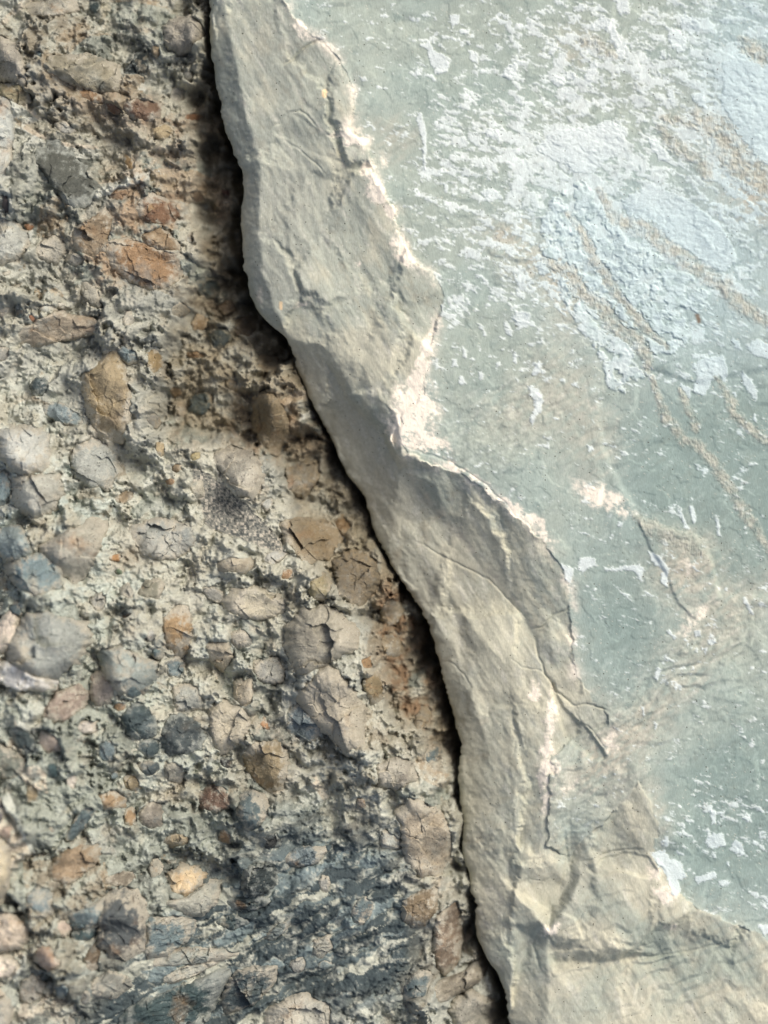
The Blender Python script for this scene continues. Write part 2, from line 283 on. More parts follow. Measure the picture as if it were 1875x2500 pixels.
FLAKES = [D((1172, 470), (1215, 400), (1262, 392), (1300, 450), (1352, 520), (1420, 555), (1490, 600), (1530, 640), (1500, 690), (1482, 740), (1455, 760), (1400, 772), (1392, 815), (1350, 850), (1310, 838), (1298, 780), (1252, 720), (1215, 650), (1190, 600), (1165, 540)),
          D((1340, 440), (1400, 400), (1480, 430), (1560, 500), (1590, 560), (1560, 590), (1480, 545), (1420, 505), (1360, 475)),
          D((1560, 140), (1600, 120), (1700, 160), (1700, 380), (1640, 360), (1580, 290), (1555, 220)),
          T(2, (660, 640), (740, 570), (860, 560), (960, 520), (1050, 560), (1030, 660), (960, 700), (880, 760), (800, 730), (720, 690)),
          T(4, (1330, 470), (1390, 450), (1460, 440), (1480, 500), (1470, 560), (1420, 540), (1400, 580), (1370, 615), (1330, 590), (1345, 530)),
          T(4, (1280, 555), (1320, 580), (1325, 620), (1300, 645), (1285, 610)), T(4, (1535, 505), (1575, 540), (1600, 600), (1605, 640), (1570, 600), (1540, 550)),
          T(4, (1498, 362), (1532, 385), (1542, 428), (1510, 405)), T(4, (1565, 405), (1600, 370), (1700, 420), (1700, 480), (1580, 435)),
          T(4, (622, 572), (668, 578), (692, 630), (682, 680), (655, 700), (642, 742), (628, 712), (655, 660), (642, 620)), T(4, (640, 515), (660, 460), (685, 478), (656, 530)),
          T(4, (325, 530), (345, 528), (360, 565), (335, 565)), T(4, (295, 455), (315, 455), (320, 490), (298, 490)), T(4, (342, 408), (358, 412), (358, 450), (345, 450)),
          T(4, (555, 420), (578, 425), (580, 472), (560, 470)), T(4, (410, 505), (428, 500), (432, 538), (414, 540)), T(4, (405, 300), (420, 305), (442, 350), (430, 355)),
          T(4, (520, 290), (545, 310), (555, 355), (530, 350)), T(4, (878, 822), (900, 820), (910, 840), (885, 848)), T(4, (763, 540), (782, 540), (782, 558), (765, 557)), T(4, (815, 548), (834, 552), (830, 572), (816, 570)),
          T(4, (1590, 690), (1603, 692), (1606, 725), (1590, 718)), T(4, (1500, 595), (1516, 600), (1514, 620), (1500, 615)),
          T(4, (560, 260), (600, 240), (640, 260), (620, 320), (570, 330)), T(4, (650, 40), (700, 40), (710, 85), (670, 95)),
          T(2, (160, 192), (200, 186), (215, 225), (260, 238), (282, 280), (276, 316), (240, 324), (213, 292), (205, 260)),
          T(2, (888, 108), (950, 78), (990, 98), (1002, 160), (1038, 222), (1032, 264), (1000, 258), (978, 190), (958, 122), (905, 130)),
          T(2, (295, 70), (325, 68), (328, 95), (300, 122), (285, 100)), T(2, (540, 280), (578, 285), (575, 330), (540, 355), (510, 335)), T(2, (368, 225), (410, 235), (408, 275), (385, 270)),
          T(2, (868, 330), (885, 290), (915, 265), (918, 300), (895, 360), (870, 365)), T(2, (705, 235), (735, 202), (755, 208), (728, 245)), T(2, (322, 142), (368, 135), (365, 158), (325, 162)),
          T(2, (1210, 130), (1260, 140), (1300, 180), (1295, 230), (1262, 240), (1230, 190)), T(2, (1280, 80), (1340, 85), (1370, 130), (1320, 160), (1280, 130)),
          T(2, (1220, 395), (1250, 390), (1252, 450), (1225, 440)), T(2, (1325, 420), (1370, 410), (1390, 490), (1350, 470)), T(2, (1185, 235), (1212, 225), (1210, 270), (1185, 265)),
          T(2, (1180, 318), (1198, 330), (1190, 348)), T(2, (1000, 10), (1050, 0), (1060, 60), (1020, 80)), T(2, (810, 40), (860, 25), (862, 55), (820, 62)),
          T(2, (410, 830), (470, 810), (510, 860), (450, 880)), T(2, (425, 570), (485, 555), (500, 590), (450, 592)), T(2, (1130, 600), (1180, 620), (1240, 690), (1210, 705), (1150, 650)),
          T(2, (140, 490), (165, 495), (188, 600), (185, 740), (176, 730), (168, 620)), T(2, (258, 795), (280, 800), (275, 835), (262, 825)),
          T(2, (780, 320), (835, 322), (830, 345), (790, 345)), T(2, (720, 330), (770, 340), (775, 380), (740, 372)),
          T(6, (845, 252), (850, 215), (905, 210), (915, 250), (880, 255), (845, 288)), T(6, (765, 235), (820, 260), (806, 325), (780, 300)),
          T(6, (955, 258), (1050, 248), (1100, 238), (1126, 270), (1104, 308), (1085, 282), (1050, 266), (960, 268)),
          T(6, (1138, 178), (1190, 208), (1230, 260), (1226, 345), (1192, 322), (1205, 270), (1150, 230)),
          T(6, (1262, -5), (1280, 0), (1310, 95), (1300, 100)), T(6, (1314, -5), (1330, 0), (1350, 50), (1337, 66)), T(6, (1418, 36), (1440, 40), (1456, 122), (1436, 116)),
          T(6, (1588, 38), (1616, 70), (1606, 86)), T(6, (1010, 60), (1032, 58), (1022, 82)), T(6, (978, 108), (990, 105), (984, 138)),
          T(6, (1300, 575), (1315, 580), (1312, 602)), T(6, (1335, 525), (1362, 520), (1362, 550), (1340, 548)), T(6, (1385, 560), (1430, 560), (1432, 585), (1395, 582)), T(6, (1375, 600), (1395, 602), (1388, 632)),
          T(6, (1342, 600), (1358, 610), (1350, 635)), T(6, (1215, 525), (1232, 525), (1262, 562), (1250, 566)), T(6, (1180, 682), (1196, 700), (1182, 742), (1168, 730)), T(6, (1106, 852), (1118, 856), (1128, 888), (1116, 888)),
          T(6, (1162, 922), (1182, 930), (1176, 948)), T(6, (1255, 768), (1268, 770), (1262, 790)), T(6, (1540, 385), (1560, 390), (1590, 455), (1575, 455)), T(6, (1320, 685), (1335, 690), (1330, 705)),
          T(8, (1158, 392), (1210, 378), (1230, 410), (1275, 430), (1312, 490), (1290, 508), (1270, 500), (1284, 560), (1242, 572), (1214, 490)),
          T(8, (1380, 342), (1410, 300), (1470, 310), (1472, 360), (1420, 372)), T(8, (1515, 332), (1545, 350), (1562, 405), (1525, 398), (1490, 372)),
          T(8, (1408, 205), (1430, 210), (1437, 268), (1412, 262)), T(8, (1202, 322), (1224, 320), (1226, 360), (1208, 360)), T(8, (1335, 492), (1430, 472), (1442, 500), (1350, 525)),
          T(8, (1440, 508), (1494, 514), (1482, 536), (1450, 532)), T(8, (1474, 430), (1490, 435), (1487, 462)), T(8, (1540, 235), (1575, 238), (1570, 258)), T(8, (1610, 700), (1660, 705), (1700, 750), (1630, 740))]
S_RAISE = [  # (polygon, height, softness): layers of slate that stand proud
    (D((1300, 850), (1290, 900), (1310, 1000), (1360, 1080), (1380, 1130), (1500, 1160), (1530, 1200), (1550, 1285), (1720, 1290), (1720, 780), (1500, 830), (1390, 790)), -7, 6),
    (D((1372, 1112), (1440, 1140), (1520, 1165), (1535, 1210), (1552, 1290), (1500, 1335), (1460, 1300), (1440, 1240), (1400, 1180)), 7, 3),
    (D((1300, 1540), (1200, 1650), (1190, 1760), (1380, 1690), (1460, 1620), (1560, 1500), (1720, 1420), (1720, 1280), (1560, 1300), (1470, 1400), (1440, 1480), (1380, 1530)), 5, 5),
    (D((1390, 1700), (1425, 1785), (1415, 1840), (1455, 1925), (1505, 1965), (1640, 2015), (1720, 2070), (1720, 1500), (1600, 1600), (1480, 1640)), -4, 7),
    (D((1186, 1450), (1216, 1525), (1262, 1568), (1292, 1600), (1312, 1640), (1282, 1640), (1226, 1600), (1200, 1540)), -14, 2.5),
    (D((590, 290), (600, 262), (626, 242), (662, 258), (690, 290), (745, 292), (775, 320), (765, 360), (700, 345), (640, 312)), -5, 4),
    (D((615, 138), (645, 110), (690, 88), (722, 112), (748, 160), (765, 205), (764, 240), (742, 268), (700, 262), (660, 220), (640, 170)), 7, 7),
    (D((1155, 1364), (1190, 1338), (1232, 1312), (1225, 1260), (1200, 1210), (1160, 1170), (1090, 1200), (1100, 1280)), 6, 7),
    (D((1262, 1880), (1300, 1858), (1350, 1842), (1402, 1848), (1420, 1880), (1400, 1895), (1340, 1880), (1290, 1895)), -12, 3),
    (D((840, 590), (870, 545), (930, 590), (958, 625), (900, 660), (850, 650)), 6, 6),
    (D((1160, 1990), (1200, 1965), (1240, 1985), (1260, 2030), (1200, 2045)), 10, 3),
    (D((1180, 2060), (1290, 2050), (1280, 2090), (1195, 2110)), 8, 3),
]
S_CRACK = [(T(1, (1226, 280), (1262, 262), (1285, 232), (1315, 208), (1380, 170)), 4.5, 22), (T(1, (1155, 570), (1180, 540), (1215, 530)), 2.5, 8), (T(1, (1240, 490), (1290, 478), (1330, 500), (1370, 555)), 3, 9),
           (T(6, (655, 570), (668, 640), (700, 710), (745, 790), (830, 852)), 3.2, 14), (T(6, (805, 430), (740, 462), (690, 505), (645, 528)), 3.5, 13), (T(6, (825, 852), (880, 842), (930, 858), (970, 870)), 2.6, 10),
           (T(6, (830, 880), (860, 930), (910, 960), (960, 1040)), 2.6, 8), (T(8, (860, 432), (920, 415), (990, 388), (1120, 374)), 3.5, 10), (T(8, (782, 300), (795, 400), (790, 490), (762, 560)), 6, 14),
           (T(4, (1150, 515), (1210, 480), (1250, 455)), 5, 3), (T(4, (330, 860), (420, 740), (510, 650)), 5, 3),
           (T(6, (245, 665), (300, 670), (350, 720), (380, 780)), 2.2, 7), (T(6, (555, 655), (600, 690), (680, 700), (720, 730)), 2.2, 6), (T(8, (620, 510), (700, 520), (740, 490)), 1.8, 5), (T(8, (1060, 830), (1100, 800), (1180, 780)), 2, 6),
           (T(8, (870, 640), (830, 700), (700, 780)), 3, 6), (T(8, (1040, 880), (1200, 840), (1400, 800), (1530, 760)), 3, 8), 
           (T(6, (130, 140), (280, 220), (460, 310), (640, 500)), 3, 7), (T(1, (1400, 570), (1450, 620), (1540, 640)), 3, 6), (T(4, (100, 830), (300, 900), (450, 1000), (560, 1110)), 3, 6),
           (T(8, (690, 700), (650, 800), (680, 900)), 4, 10), (T(1, (1210, 600), (1290, 640), (1380, 720), (1400, 760)), 3, 6), (D((1100, 1925), (1085, 2000), (1090, 2070)), 2, 4), (T(8, (700, 1130), (740, 1060), (860, 960)), 3, 5)]

def slab_height(x, y):
    """height of the slab's top and the masks that go with it, in photograph pixels"""
    wx = fbm(x, y, 46, 4, 11, .6) * 13; wy = fbm(x, y, 46, 4, 12, .6) * 13
    X, Y = x + wx, y + wy
    pl = samp(R_PLAT, X, Y); pl = ss(.3, .7, pl)
    z = samp(S_BASE, x + wx * .45, y + wy * .45)
    for P, h, s in S_RAISE: z = z + h * .75 * ss(.15, .85, samp(pmask(P, s * 1.6), x + wx * .45, y + wy * .45))
    xr, yr = refl(x, y)
    for P, wd, dp in S_CRACK:
        xs = [p[0] for p in P]; ys = [p[1] for p in P]
        m = (xr > min(xs) - 25) & (xr < max(xs) + 25) & (yr > min(ys) - 25) & (yr < max(ys) + 25)
        if not m.any(): continue
        d, t = ldist(xr[m] + wx[m] * .35, yr[m] + wy[m] * .35, P); tap = np.clip(np.minimum(t, 1 - t) * 5 + .25, 0, 1)
        z[m] -= dp * .45 * tap * np.exp(-(d / wd / .85) ** 2)
    # broken face: chipped, conchoidal relief along the fall line
    a = math.radians(58); u = x * math.cos(a) + y * math.sin(a); v = -x * math.sin(a) + y * math.cos(a)
    fl = samp(R_FLUTE, x, y)
    br = 1 - pl
    z = z + br * (8 * fbm(x, y, 170, 2, 21, .45) + 2.0 * fbm(u / 3.4, v, 44, 4, 22, .5) + .45 * fbm(x, y, 12, 3, 23, .6))
    f1, f2, px, py = worley(x + wx * 1.3, (y + wy * 1.3) / 1.5, 140, 24); py = py * 1.5
    z = z + br * ((rnd(px, py, 25) - .5) * .34 * (x - px) + (rnd(px, py, 26) - .5) * .30 * (y - py)) * ss(0, .22, f2 - f1)
    f1, f2, px, py = worley(x + wx * 1.6, y + wy * 1.6, 52, 27)
    z = z + br * ((rnd(px, py, 28) - .5) * .05 * (x - px) + (rnd(px, py, 29) - .5) * .05 * (y - py)) * ss(0, .3, f2 - f1)
    fu = x * .985 - y * .10 + wx * .6
    z = z + br * (1.1 * fbm(u / 7, v + wy * .3, 15, 3, 36, .5) + 2.2 * fbm(u / 5, v + wx * .5, 36, 2, 37, .5))
    te = samp(R_TERR, x, y); qq = (x * .60 + y * .80) / 40. + 1.5 * fbm(x, y, 150, 3, 38) + .12 * fbm(x, y, 30, 2, 39); fr = qq - np.floor(qq)
    z = z + te * 9 * (np.minimum(fr, (1 - fr) * 2.6) - .4)
    z = z + fl * 1.5 * np.sin(fu / 3.6 + 1.4 * fbm(x, y, 60, 2, 30)) * (.5 + .5 * fbm(x, y, 40, 2, 31))
    # cleavage surface: low foliated ripples running up to the right
    ro = samp(R_ROUGH, x, y)
    b = math.radians(-38); p = x * math.cos(b) + y * math.sin(b); q = -x * math.sin(b) + y * math.cos(b)
    t1 = q / 75. + 1.3 * fbm(x, y, 210, 2, 40); t1 = t1 - np.floor(t1)
    z = z + pl * (4.0 * np.minimum(t1, (1 - t1) * 3.5) * ss(-.1, .3, fbm(x, y, 230, 2, 52) + ro * .4) + 5.5 * fbm(x, y, 190, 3, 32) + (.35 + 4.6 * ro) * fbm(p / 2.6, q, 34, 4, 33, .6) + (.2 + 2.0 * ro) * ridged(p / 2.0, q, 15, 3, 34))
    cell = fbm(x, y, 60, 4, 35); z = z + pl * 1.2 * ss(.02, .12, cell)
    return z, pl, wx, wy, ro
def gsum(L):
    r = np.zeros(GX.shape)
    for (cx, cy, rx, ry, a, v) in L:
        cx, cy, rx, ry = cx * 1.1302, cy * 1.1302, rx * 1.1302, ry * 1.1302; a = math.radians(a)
        u = (GX - cx) * math.cos(a) + (GY - cy) * math.sin(a); w_ = -(GX - cx) * math.sin(a) + (GY - cy) * math.cos(a)
        r = r + v * np.exp(-(u / rx) ** 2 - (w_ / ry) ** 2)
    return r
R_SOFT = np.clip(gsum([(1260, 1720, 130, 130, 0, 1.2), (1180, 1850, 60, 60, 0, 1), (1300, 1570, 60, 50, 0, .9), (1560, 1990, 120, 40, 25, .6)]), 0, 1); R_PLATB = blur(R_PLAT, 34)
R_TERR = np.clip(gsum([(1450, 2090, 280, 110, 0, 1), (1520, 1440, 230, 80, -38, .8), (1290, 1660, 130, 100, 0, .7), (1320, 1950, 120, 90, 0, .35), (1120, 1900, 60, 200, 0, .3)]), 0, 1)
R_FLUTE = gsum([(640, 430, 80, 110, 0, 1.0), (780, 460, 50, 60, 0, .6), (600, 330, 60, 50, 0, .4), (1110, 1600, 70, 160, 0, .5), (1120, 1800, 60, 150, 0, .6), (960, 1060, 60, 30, 35, .8)])
R_ROUGH = np.clip(gsum([(1500, 1400, 200, 60, -40, 1), (1300, 1620, 160, 90, -40, 1), (1250, 1750, 120, 140, 0, .9), (1470, 1230, 80, 70, 0, 1), (1150, 560, 120, 70, 30, .8), (1200, 800, 90, 160, 0, .6), (1100, 900, 120, 80, -30, .8),
                        (1570, 330, 120, 90, 40, .5), (1420, 2080, 260, 100, 0, 1), (1030, 950, 120, 90, 0, .8), (1600, 1500, 120, 100, -40, .6)]), 0, 1)
R_CRDENS = gsum([(1250, 300, 330, 200, 15, .62), (1450, 90, 260, 170, 0, .5), (1150, 90, 200, 90, 0, .25), (1590, 260, 130, 260, 0, .7), (1400, 600, 250, 170, 40, .85), (1000, 420, 150, 120, 0, .35), (1100, 330, 170, 100, 0, .35),
                 (1050, 560, 170, 60, 20, .4), (1270, 520, 110, 110, 0, .6), (1560, 1790, 110, 80, 0, .35), (1080, 700, 150, 120, 0, .22), (980, 640, 60, 90, 0, .35), (1500, 1330, 60, 60, 0, .2), (1250, 1060, 60, 40, 0, .3), (1600, 1760, 100, 30, 0, .4),
                 (1640, 1950, 60, 50, 0, .3)])
R_BLUE = np.clip(gsum([(1450, 620, 300, 190, 35, 1.0), (1620, 300, 130, 320, 0, .9), (1500, 1000, 200, 160, 0, .55), (1560, 1850, 200, 200, 0, .45), (1620, 80, 150, 150, 0, .6), (1250, 520, 160, 140, 0, .4), (1360, 1350, 130, 180, 0, .25)]), 0, 1)
R_TEAL = np.clip(gsum([(1480, 1000, 180, 170, 20, 1.0), (1600, 1150, 130, 130, 0, 1.0), (1350, 1350, 110, 170, 0, .85), (1560, 1820, 200, 150, 0, 1.0), (1640, 1700, 160, 80, 0, .6), (1600, 1600, 140, 80, -35, .5), (1240, 1560, 40, 60, 45, .9), (1060, 800, 80, 80, 0, .35), (1000, 300, 150, 170, 0, .2), (1640, 900, 100, 100, 0, .6)]), 0, 1)
R_TAN = np.clip(gsum([(1480, 1230, 70, 80, 45, 1.0), (1300, 1640, 140, 70, -40, .8), (1560, 1330, 160, 50, -35, .6), (1150, 570, 110, 50, 30, .7), (1220, 640, 40, 70, 0, .7), (1200, 830, 100, 90, 0, .5), (1280, 960, 60, 90, 0, .5), (1570, 320, 130, 50, 45, .6),
                      (1630, 430, 80, 60, 0, .7), (1240, 100, 50, 40, 30, .6), (1380, 1760, 60, 70, 0, .8), (1100, 900, 100, 60, 0, .4), (1450, 1500, 200, 40, -42, .5), (1250, 1530, 60, 50, 40, .7), (850, 300, 60, 60, 0, .5), (1100, 500, 60, 30, 0, .5)]), 0, 1)
WHITE = [((650, 70), 26, 16, 50, .8), ((765, 295), 30, 16, 20, 1), ((735, 298), 30, 9, 0, .6), ((800, 360), 14, 34, -10, .8), ((812, 410), 17, 40, -25, 1), ((845, 455), 14, 30, -35, .7), ((862, 535), 15, 30, -20, 1), ((885, 570), 30, 10, 25, .6),
         ((935, 740), 14, 50, 12, .85), ((912, 810), 16, 36, 20, .7), ((895, 880), 48, 52, 0, 1.15), ((870, 930), 34, 34, 0, .8), ((935, 960), 50, 20, 20, .75), ((1000, 1020), 45, 12, 28, .7), ((1060, 1065), 40, 10, 35, .6), ((1130, 1115), 60, 15, 38, .9),
         ((1180, 1165), 30, 12, 45, .6), ((1270, 1060), 60, 30, 30, .55), ((1330, 1090), 50, 22, 25, .6), ((1192, 1520), 12, 50, 0, .8), ((1182, 1640), 20, 60, 0, .95), ((1174, 1720), 12, 60, 0, .5), ((1150, 1490), 12, 24, 0, .7), ((1325, 1600), 22, 34, 0, .6),
         ((1410, 1880), 14, 30, 0, .6), ((1440, 1930), 26, 26, 30, .8), ((1450, 2000), 20, 16, 20, .5), ((1185, 2010), 18, 14, 0, .6), ((1210, 2005), 10, 14, 0, .8), ((652, 658), 22, 12, 0, .7), ((775, 575), 12, 12, 0, .5), ((560, 640), 20, 30, 0, .3),
         ((1500, 1330), 70, 24, -40, .5), ((1480, 1220), 14, 40, 0, .4), ((908, 780), 10, 60, 15, .5), ((1230, 120), 20, 16, 0, .3), ((1560, 900), 40, 14, 0, .25), ((1270, 870), 30, 12, 60, .35), ((1230, 1700), 40, 14, -40, .4), ((830, 345), 14, 20, 0, .4)]
R_WHITE = gsum([(c[0], c[1], a, b, g, v) for (c, a, b, g, v) in WHITE])
R_SPOT = blur(sum([pmask(T(1, (1390, 400), (1400, 388), (1410, 400), (1404, 418), (1394, 430)), 1), pmask(T(3, (1203, 205), (1216, 205), (1216, 238), (1206, 240)), 1)]), 1)
R_RUST = blur(pmask(T(4, (1340, 262), (1352, 265), (1362, 298), (1350, 300)), 1), 2)

def te_c(x, y): return samp(R_TERR, x, y)
def slab_color(x, y, z, pl, wx, wy, ro):
    n1 = fbm(x, y, 160, 4, 41); n2 = fbm(x, y, 34, 4, 42); n3 = fbm(x, y, 9, 3, 43, .7)
    b = math.radians(-38); p = x * math.cos(b) + y * math.sin(b); q = -x * math.sin(b) + y * math.cos(b)
    st = fbm(p / 3, q, 16, 4, 44, .65)
    X, Y = x + wx * 2, y + wy * 2
    c = np.broadcast_to(lin((158, 168, 156)), x.shape + (3,)).copy()
    c = mixc(c, lin((154, 169, 160)), ss(-.3, .5, n1) * .7)
    c = mixc(c, lin((160, 179, 178)), np.clip(samp(R_BLUE, X, Y), 0, 1) * .9)
    c = mixc(c, lin((128, 146, 139)), np.clip(samp(R_TEAL, X, Y) * 1.15, 0, 1) * .9)
    c = mixc(c, lin((178, 172, 154)), np.clip(samp(R_TAN, X, Y) * (.75 + 1.1 * st), 0, 1))
    c = mixc(c, lin((190, 198, 190)), np.clip(st * 1.3 - .12, 0, 1) * (.22 + .3 * ro))
    c = mixc(c, lin((114, 134, 129)), np.clip(-n2 * 1.5 - .25, 0, 1) * .5)
    # pale mineral film: feathery islands lying a little proud
    dn = samp(R_CRDENS, x + wx, y + wy)
    tn = .32; u = x * np.cos(tn) + y * np.sin(tn); v = -x * np.sin(tn) + y * np.cos(tn)
    big = fbm(u / 1.8 + wx, v + wy, 74, 5, 45, .58); sm = fbm(u / 2.2 + wx * .5, v + wy * .5, 20, 4, 46, .6)
    k = big * .45 + sm * .8 + .42 * fbm(u / 1.3, v, 9, 3, 50, .6) + dn * .66 - .48
    k = k + .07 * n3 + .05 * fbm(x, y, 5, 2, 49, .7); cr = ss(-.03, .13, k) * pl; film = ss(-.16, .1, k) * pl
    cc = mixc(np.broadcast_to(lin((206, 214, 209)), c.shape), lin((188, 204, 203)), np.clip(samp(R_BLUE, x, y) * 1.1, 0, 1))
    cc = cc * (1 + .10 * n2 + .08 * n3)[..., None]
    c = mixc(c, cc, film * .5); c = mixc(c, cc, cr * .85)
    # broken face
    a = math.radians(62); fu = x * math.cos(a) + y * math.sin(a); fv = -x * math.sin(a) + y * math.cos(a)
    fs = fbm(fu / 3.5, fv, 22, 4, 47, .6)
    f = mixc(np.broadcast_to(lin((190, 188, 167)), c.shape), lin((164, 169, 155)), ss(-.35, .4, n1 + .5 * fs + .35 * ss(1000, 500, y) - .05))
    lo = ss(-40, -95, z) * ss(700, 900, y); f = mixc(f, lin((180, 176, 156)), lo * .6)
    f = mixc(f, lin((188, 185, 164)), ss(1500, 1800, y) * .5)
    f = mixc(f, lin((216, 212, 197)), np.clip(fs * 1.6 + n3 * .5 - .25, 0, 1) * .5)
    f = mixc(f, lin((136, 135, 121)), np.clip(-fs * 1.4 - .3 + n3 * .3, 0, 1) * .45)
    f = mixc(f, lin((150, 125, 92)), np.clip(n2 * 1.2 + n1 - .45, 0, 1) * .3)
    gr = samp(blur(R_GREY, 10), X, Y); f = mixc(f, lin((158, 160, 148)), np.clip(gr, 0, 1) * .8)
    f = mixc(f, lin((152, 162, 150)), np.clip(te_c(x, y) * (.45 + .5 * st + 1.6 * n1), 0, .8))
    vd, vt = ldist(x + wx * .5, y + wy * .5, D((866, 990), (905, 1045), (960, 1115), (1050, 1222), (1110, 1290), (1150, 1352)))
    f = mixc(f, lin((206, 200, 180)), np.exp(-(vd / 9) ** 2) * np.clip(.35 + 1.3 * n2, 0, .8))
    sf = np.maximum(samp(R_SOFT, x, y), .28); plc = pl * (1 - sf) + np.clip(samp(R_PLATB, X, Y) + .5 * st + .35 * n2, 0, 1) * sf
    c = mixc(f, c, plc)
    wh = samp(R_WHITE, x + wx * 1.6, y + wy * 1.6) * (.9 + .9 * n2 + .6 * n3)
    # bruised pale rim where the slab chipped
    d, t = ldist(x + wx * .5, y + wy * .5, RIDGE); rim = np.exp(-(d / 15) ** 2) * np.clip(.35 + 1.3 * fbm(x, y, 70, 2, 48) + .6 * n3, 0, 1)
    c = mixc(c, lin((236, 226, 208)), np.clip(np.maximum(ss(.15, .75, wh), rim * .85), 0, .95))
    sp = np.clip(samp(R_SPOT, x, y) * 2.5, 0, 1); c = mixc(c, lin((225, 200, 160)), sp)
    c = mixc(c, lin((105, 75, 40)), np.clip(samp(R_RUST, x, y) * 2, 0, 1) * .8)
    h = hsh(np.round(x / 2.3).astype(np.int64), np.round(y / 2.3).astype(np.int64), 51)
    c = mixc(c, lin((210, 205, 188)), (h > .996) * .6 * (1 - cr)); c = mixc(c, lin((60, 62, 56)), (h < .0014) * .8)
    c = c * (1 + .10 * n3 + .05 * st)[..., None]
    return c, cr
R_GREY = gsum([(600, 120, 110, 120, 0, .5), (620, 430, 110, 170, 0, .9), (600, 620, 70, 60, 0, .6), (780, 960, 60, 110, -30, .3), (1240, 1900, 60, 90, 20, .9), (1150, 2060, 60, 70, 30, .8), (1250, 1570, 40, 60, 35, 1), (1230, 1760, 60, 60, 0, .5), (940, 1300, 60, 160, -30, .35), (1000, 1500, 30, 90, 0, .4), (1350, 1860, 60, 14, 0, .7), (1340, 2130, 200, 40, -20, .4)])
RIDGE = D((600, -60), (615, 0), (640, 50), (690, 88), (722, 112), (748, 160), (765, 205), (766, 245), (748, 275), (778, 302), (802, 345), (812, 392), (850, 450), (862, 520), (884, 562), (930, 592), (958, 625),
          (950, 680), (935, 735), (925, 790), (900, 840), (862, 900), (855, 950), (870, 985), (960, 1010), (1030, 1050), (1110, 1110), (1168, 1162), (1202, 1210), (1225, 1260), (1230, 1310), (1236, 1400), (1240, 1460), (1300, 1530))

def axis(a, b, s, ma, mb):
    """positions from a-ma to b+mb, spacing s inside [a,b], growing outside"""
    L = list(np.arange(a, b + s, s)); g = s; p = L[-1]
    while p < b + mb: g *= 1.16; p += g; L.append(p)
    g = s; p = L[0]; F = []
    while p > a - ma: g *= 1.16; p -= g; F.append(p)
    return np.array(F[::-1] + L)
STEP = 2.35
YA = axis(-30, 2530, STEP, 1100, 1100)
BOT = -900.
def largest(m):
    """the largest connected piece of a mask"""
    jj, ii = np.nonzero(m)
    if len(jj) < 2: return m
    j0, i0 = jj.min(), ii.min(); b = m[j0:jj.max() + 1, i0:ii.max() + 1]
    l = np.where(b, np.arange(1, b.size + 1).reshape(b.shape), 0)
    while True:
        p = np.pad(l, 1); n = np.max([p[1:-1, 1:-1], p[:-2, 1:-1], p[2:, 1:-1], p[1:-1, :-2], p[1:-1, 2:]], 0) * b
        if (n == l).all(): break
        l = n
    v, c = np.unique(l[l > 0], return_counts=True); o = np.zeros_like(m); o[j0:jj.max() + 1, i0:ii.max() + 1] = l == v[c.argmax()]
    return o
def quads(nr, nc, keep=None):
    i = np.arange(nr * nc).reshape(nr, nc)
    # wound so that normals face +Z (rows run down the photograph)
    return np.stack([i[:-1, :-1], i[1:, :-1], i[1:, 1:], i[:-1, 1:]], -1)

